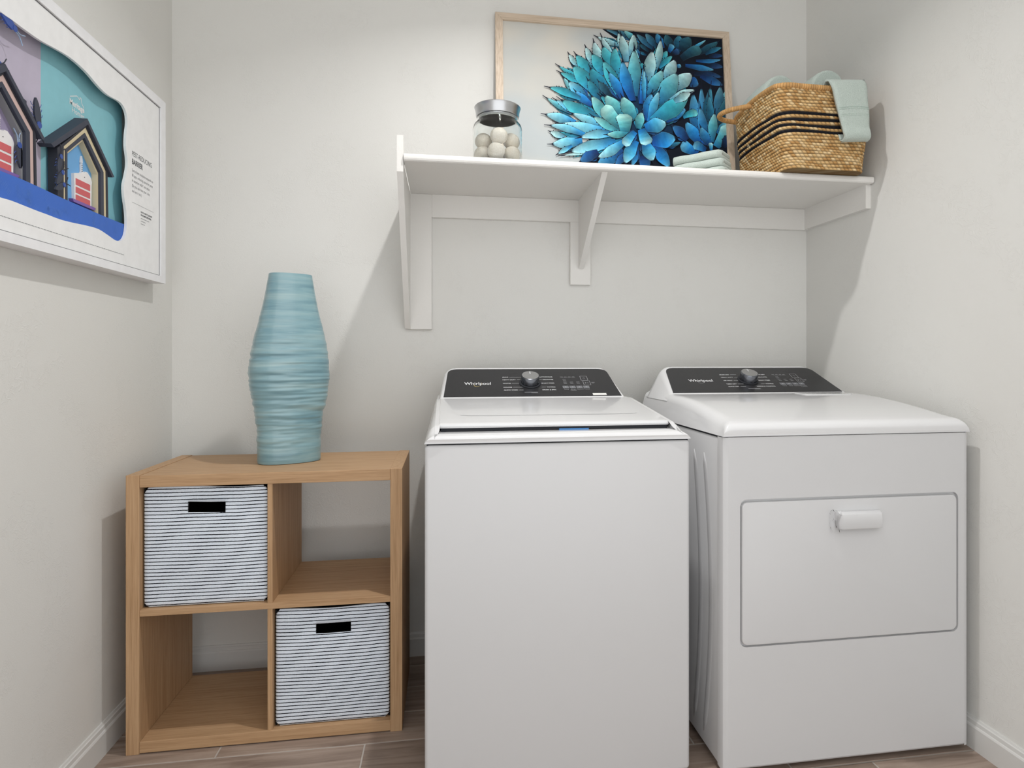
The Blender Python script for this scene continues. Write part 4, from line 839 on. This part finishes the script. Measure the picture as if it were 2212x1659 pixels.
def house(dy, cream, inside, tag_):
    h = obj('house_panel', *prism([(a+dy, b) for a, b in [(-0.735, 1.58), (-0.6186, 1.668), (-0.5185, 1.588), (-0.512, 1.45), (-0.735, 1.45)]], 'x', 0.012, 0.016), inside, pb)
    def band(name, o, i, x0, x1, m):
        n = len(o); V = [(x, a+dy, b) for x in (x0, x1) for a, b in o+i]; F = []; t2 = 2*n
        for k in range(n-1):
            F += [(t2+k, t2+k+1, t2+n+k+1, t2+n+k), (k, n+k, n+k+1, k+1), (k, k+1, t2+k+1, t2+k), (n+k, t2+n+k, t2+n+k+1, n+k+1)]
        F += [(0, t2, t2+n, n), (n-1, 2*n-1, t2+2*n-1, t2+n-1)]
        return obj(name, V, F, m, h)
    O = [(-0.7407, 1.45), (-0.7426, 1.5779), (-0.6186, 1.6748), (-0.5135, 1.5895), (-0.5086, 1.45)]
    C1 = [(-0.717, 1.45), (-0.7166, 1.5900), (-0.6186, 1.6700), (-0.5195, 1.5870), (-0.516, 1.45)]
    I1 = [(-0.706, 1.45), (-0.708, 1.5850), (-0.623, 1.6530), (-0.5332, 1.5800), (-0.5307, 1.45)]
    OP = [(-0.6995, 1.45), (-0.7005, 1.5815), (-0.6250, 1.6410), (-0.5476, 1.5750), (-0.5466, 1.45)]
    band('outer_wall', O, C1, 0.016, 0.037, 'navy_dark'); band('insulation', C1, I1, 0.016, 0.0345, cream); band('inner_wall', I1, OP, 0.016, 0.0365, 'navy')
    band('inner_bead', [(a+0.002, b-0.003) for a, b in OP], [(a+0.004 if a < -0.6 else a-0.004, b-0.007) for a, b in OP], 0.016, 0.030, 'cream' if cream == 'cream' else 'text_pale')
    band('roof', [(-0.7760, 1.5775), (-0.6230, 1.6900), (-0.4880, 1.5795)], [(-0.7650, 1.5720), (-0.6200, 1.6760), (-0.4990, 1.5755)], 0.012, 0.042, 'navy')
    obj('chimney', *prism([(a+dy, b) for a, b in [(-0.583, 1.60), (-0.583, 1.668), (-0.512, 1.655), (-0.512, 1.58)]], 'x', 0.012, 0.018), 'navy', h)
    # cake slice on a plate, flat cut-outs standing off the panel
    def cut(name, pts, x0, x1, m): return obj(name, *prism([(a+dy, b) for a, b in pts], 'x', x0, x1), m, h)
    icing = [(-0.643, 1.480), (-0.645, 1.545), (-0.630, 1.5500), (-0.612, 1.5545), (-0.606, 1.5600), (-0.598, 1.5590), (-0.592, 1.5640), (-0.583, 1.5640), (-0.577, 1.5600), (-0.571, 1.5570), (-0.566, 1.5520), (-0.562, 1.5450), (-0.5635, 1.5330), (-0.565, 1.480)]
    cut('icing', icing, 0.016, 0.0225, 'icing')
    for z0, z1 in ((1.519, 1.535), (1.499, 1.514), (1.480, 1.4945)): cut('sponge_layer', [(-0.638, z0), (-0.572, z0), (-0.572, z1), (-0.638, z1)], 0.0222, 0.0232, 'cake_red')
    cut('sprinkles', [(-0.60, 1.548), (-0.5985, 1.5465), (-0.5955, 1.5475), (-0.597, 1.549)], 0.0222, 0.0230, 'text_grey')
    cut('plate', [(-0.657, 1.4800), (-0.653, 1.4725), (-0.556, 1.4725), (-0.549, 1.4800)], 0.016, 0.0260, 'plate_purple')
    cut('candle', [(-0.6090, 1.556), (-0.6045, 1.556), (-0.6045, 1.5790), (-0.6090, 1.5790)], 0.0165, 0.0215, 'icing')
    for k in range(4): cut('candle_stripe', [(-0.6091, 1.5585+k*0.005), (-0.6044, 1.5610+k*0.005), (-0.6044, 1.5622+k*0.005), (-0.6091, 1.5597+k*0.005)], 0.0213, 0.0218, 'text_grey')
    cut('flame', [(-0.6095, 1.5830), (-0.6066, 1.5790), (-0.6038, 1.5830), (-0.6050, 1.5910), (-0.6066, 1.5995), (-0.6085, 1.5910)], 0.0165, 0.0215, 'icing')
house(0.0, 'cream', 'sky_blue', 'a'); house(-0.3105, 'pink', 'dusk', 'b')
# cut-paper beetles
def beetle(y, z, ang, L, x, m='navy', feel='navy_dark'):
    d = Vector((math.cos(ang), math.sin(ang))); s = Vector((-d.y, d.x))
    body = [(0, 0.0), (0.12, 0.16), (0.45, 0.20), (0.8, 0.13), (1.0, 0.02)]
    pts = [Vector((y, z))+d*(L*a)+s*(L*b) for a, b in body]+[Vector((y, z))+d*(L*a)-s*(L*b) for a, b in reversed(body[1:])]
    b = obj('beetle', *prism([(p.x, p.y) for p in pts], 'x', x, x+0.004), m, pb)
    hd = [Vector((y, z))+d*(L*(0.03+0.13*math.cos(t)))+s*(L*0.14*math.sin(t)) for t in [2*PI*k/12 for k in range(12)]]
    obj('head', *prism([(p.x, p.y) for p in hd], 'x', x+0.004, x+0.0052), 'beetle_blue', b)
    for sg in (-1, 1):
        pth = [Vector((y, z))+d*(-L*0.08)+s*(sg*L*0.05), Vector((y, z))-d*(L*0.35)+s*(sg*L*0.07), Vector((y, z))-d*(L*0.62)+s*(sg*L*0.26)]
        obj('feeler', *tube(spline([(x+0.003, p.x, p.y) for p in pth], 5), 0.0012, 5), feel, b)
        for a in (0.3, 0.5, 0.68):
            pth = [Vector((y, z))+d*(L*a)+s*(sg*L*0.14), Vector((y, z))+d*(L*(a+0.03))+s*(sg*L*0.27), Vector((y, z))+d*(L*(a+0.13))+s*(sg*L*0.33)]
            obj('leg', *tube([(x+0.002, p.x, p.y) for p in pth], 0.0007, 4), 'beetle_blue', b)
beetle(-0.583, 1.650, math.radians(-38), 0.055, 0.030)
beetle(-0.729, 1.563, math.radians(-105), 0.042, 0.034); beetle(-0.722, 1.527, math.radians(-125), 0.042, 0.034); beetle(-0.716, 1.499, math.radians(-150), 0.040, 0.034)
beetle(-0.806, 1.607, math.radians(100), 0.060, 0.030)
beetle(-0.868, 1.545, math.radians(-82), 0.050, 0.026, 'navy', 'beetle_pale')
beetle(-0.905, 1.775, math.radians(160), 0.050, 0.040, 'beetle_blue', 'beetle_pale')
beetle(-0.930, 1.690, math.radians(200), 0.045, 0.026, 'navy')
# printed words
Uy, Vz = Vector((0, 1, 0)), Vector((0, 0, 1)); XM_ = 0.0453
def ptxt(s, y, z, size, m, x=XM_, bold=0.0, width=1.0, align='LEFT', par=None): return text(s, size, (x, y, z), Uy, Vz, align, bold, width)
obj('heading_lettering', *merge(ptxt('PEST-REDUCING', -0.3950, 1.6675, 0.0205, 0, width=0.84), ptxt('BARRIER', -0.3950, 1.6440, 0.0215, 0, bold=0.0006, width=0.82)), 'text_grey', mb)
LN = ('Spray foam insulation expands to', 'fill gaps, reducing space for pests', 'in exterior walls* and attics.', '(So you can have your cake,', 'and eat it too.)')
obj('body_lettering', *merge(*[ptxt(s, -0.3950, 1.6225-0.0148*i, 0.0118, 0, width=0.86) for i, s in enumerate(LN)]), 'text_pale', mb)
obj('rule_line', *box(XM_-0.0002, XM_, -0.3950, -0.2570, 1.5335, 1.5343), 'text_pale', mb)
obj('small_lettering', *merge(ptxt('WATCH HOW TO SEE HOW', -0.3400, 1.5145, 0.0072, 0, bold=0.0002, width=0.8), ptxt('OUR HOMES OFFER MORE.', -0.3400, 1.5060, 0.0072, 0, bold=0.0002, width=0.8)), 'text_grey', mb)
obj('small_lettering', *merge(*[quad((XM_, 0, 0), Uy, Vz, -0.3400, b, z-0.0008, z+0.0008) for b, z in ((-0.285, 1.4985), (-0.308, 1.4905), (-0.314, 1.4825))]), 'text_pale', mb)
obj('fine_print', *merge(*[quad((XM_, 0, 0), Uy, Vz, -1.0+k*0.0112, -1.0+k*0.0112+0.0094, 1.3738, 1.3752) for k in range(50)]), 'text_pale', mb)
lg = merge(ptxt('Meritage', -0.6450, 1.7180, 0.0200, 0, x=0.0123, bold=0.0006, width=0.95), ptxt('Homes', -0.6350, 1.7010, 0.0200, 0, x=0.0123, width=1.0))
rp_ = [(-0.6431, 1.7365), (-0.612, 1.7492), (-0.5985, 1.7440), (-0.5985, 1.7505), (-0.5920, 1.7505), (-0.5920, 1.7405), (-0.5790, 1.7300)]
for a, b in zip(rp_, rp_[1:]):
    A, B = Vector(a), Vector(b); d = (B-A).normalized(); nn = Vector((-d.y, d.x))*0.0009; lg = merge(lg, ([(0.0123, p.x, p.y) for p in (A-nn, B-nn, B+nn, A+nn)], [(0, 1, 2, 3)]))
obj('logo_lettering', *lg, 'icing', tp)

for o in bpy.data.objects:
    if o.name.split('.')[0] in STUFF: o['kind'] = 'stuff'
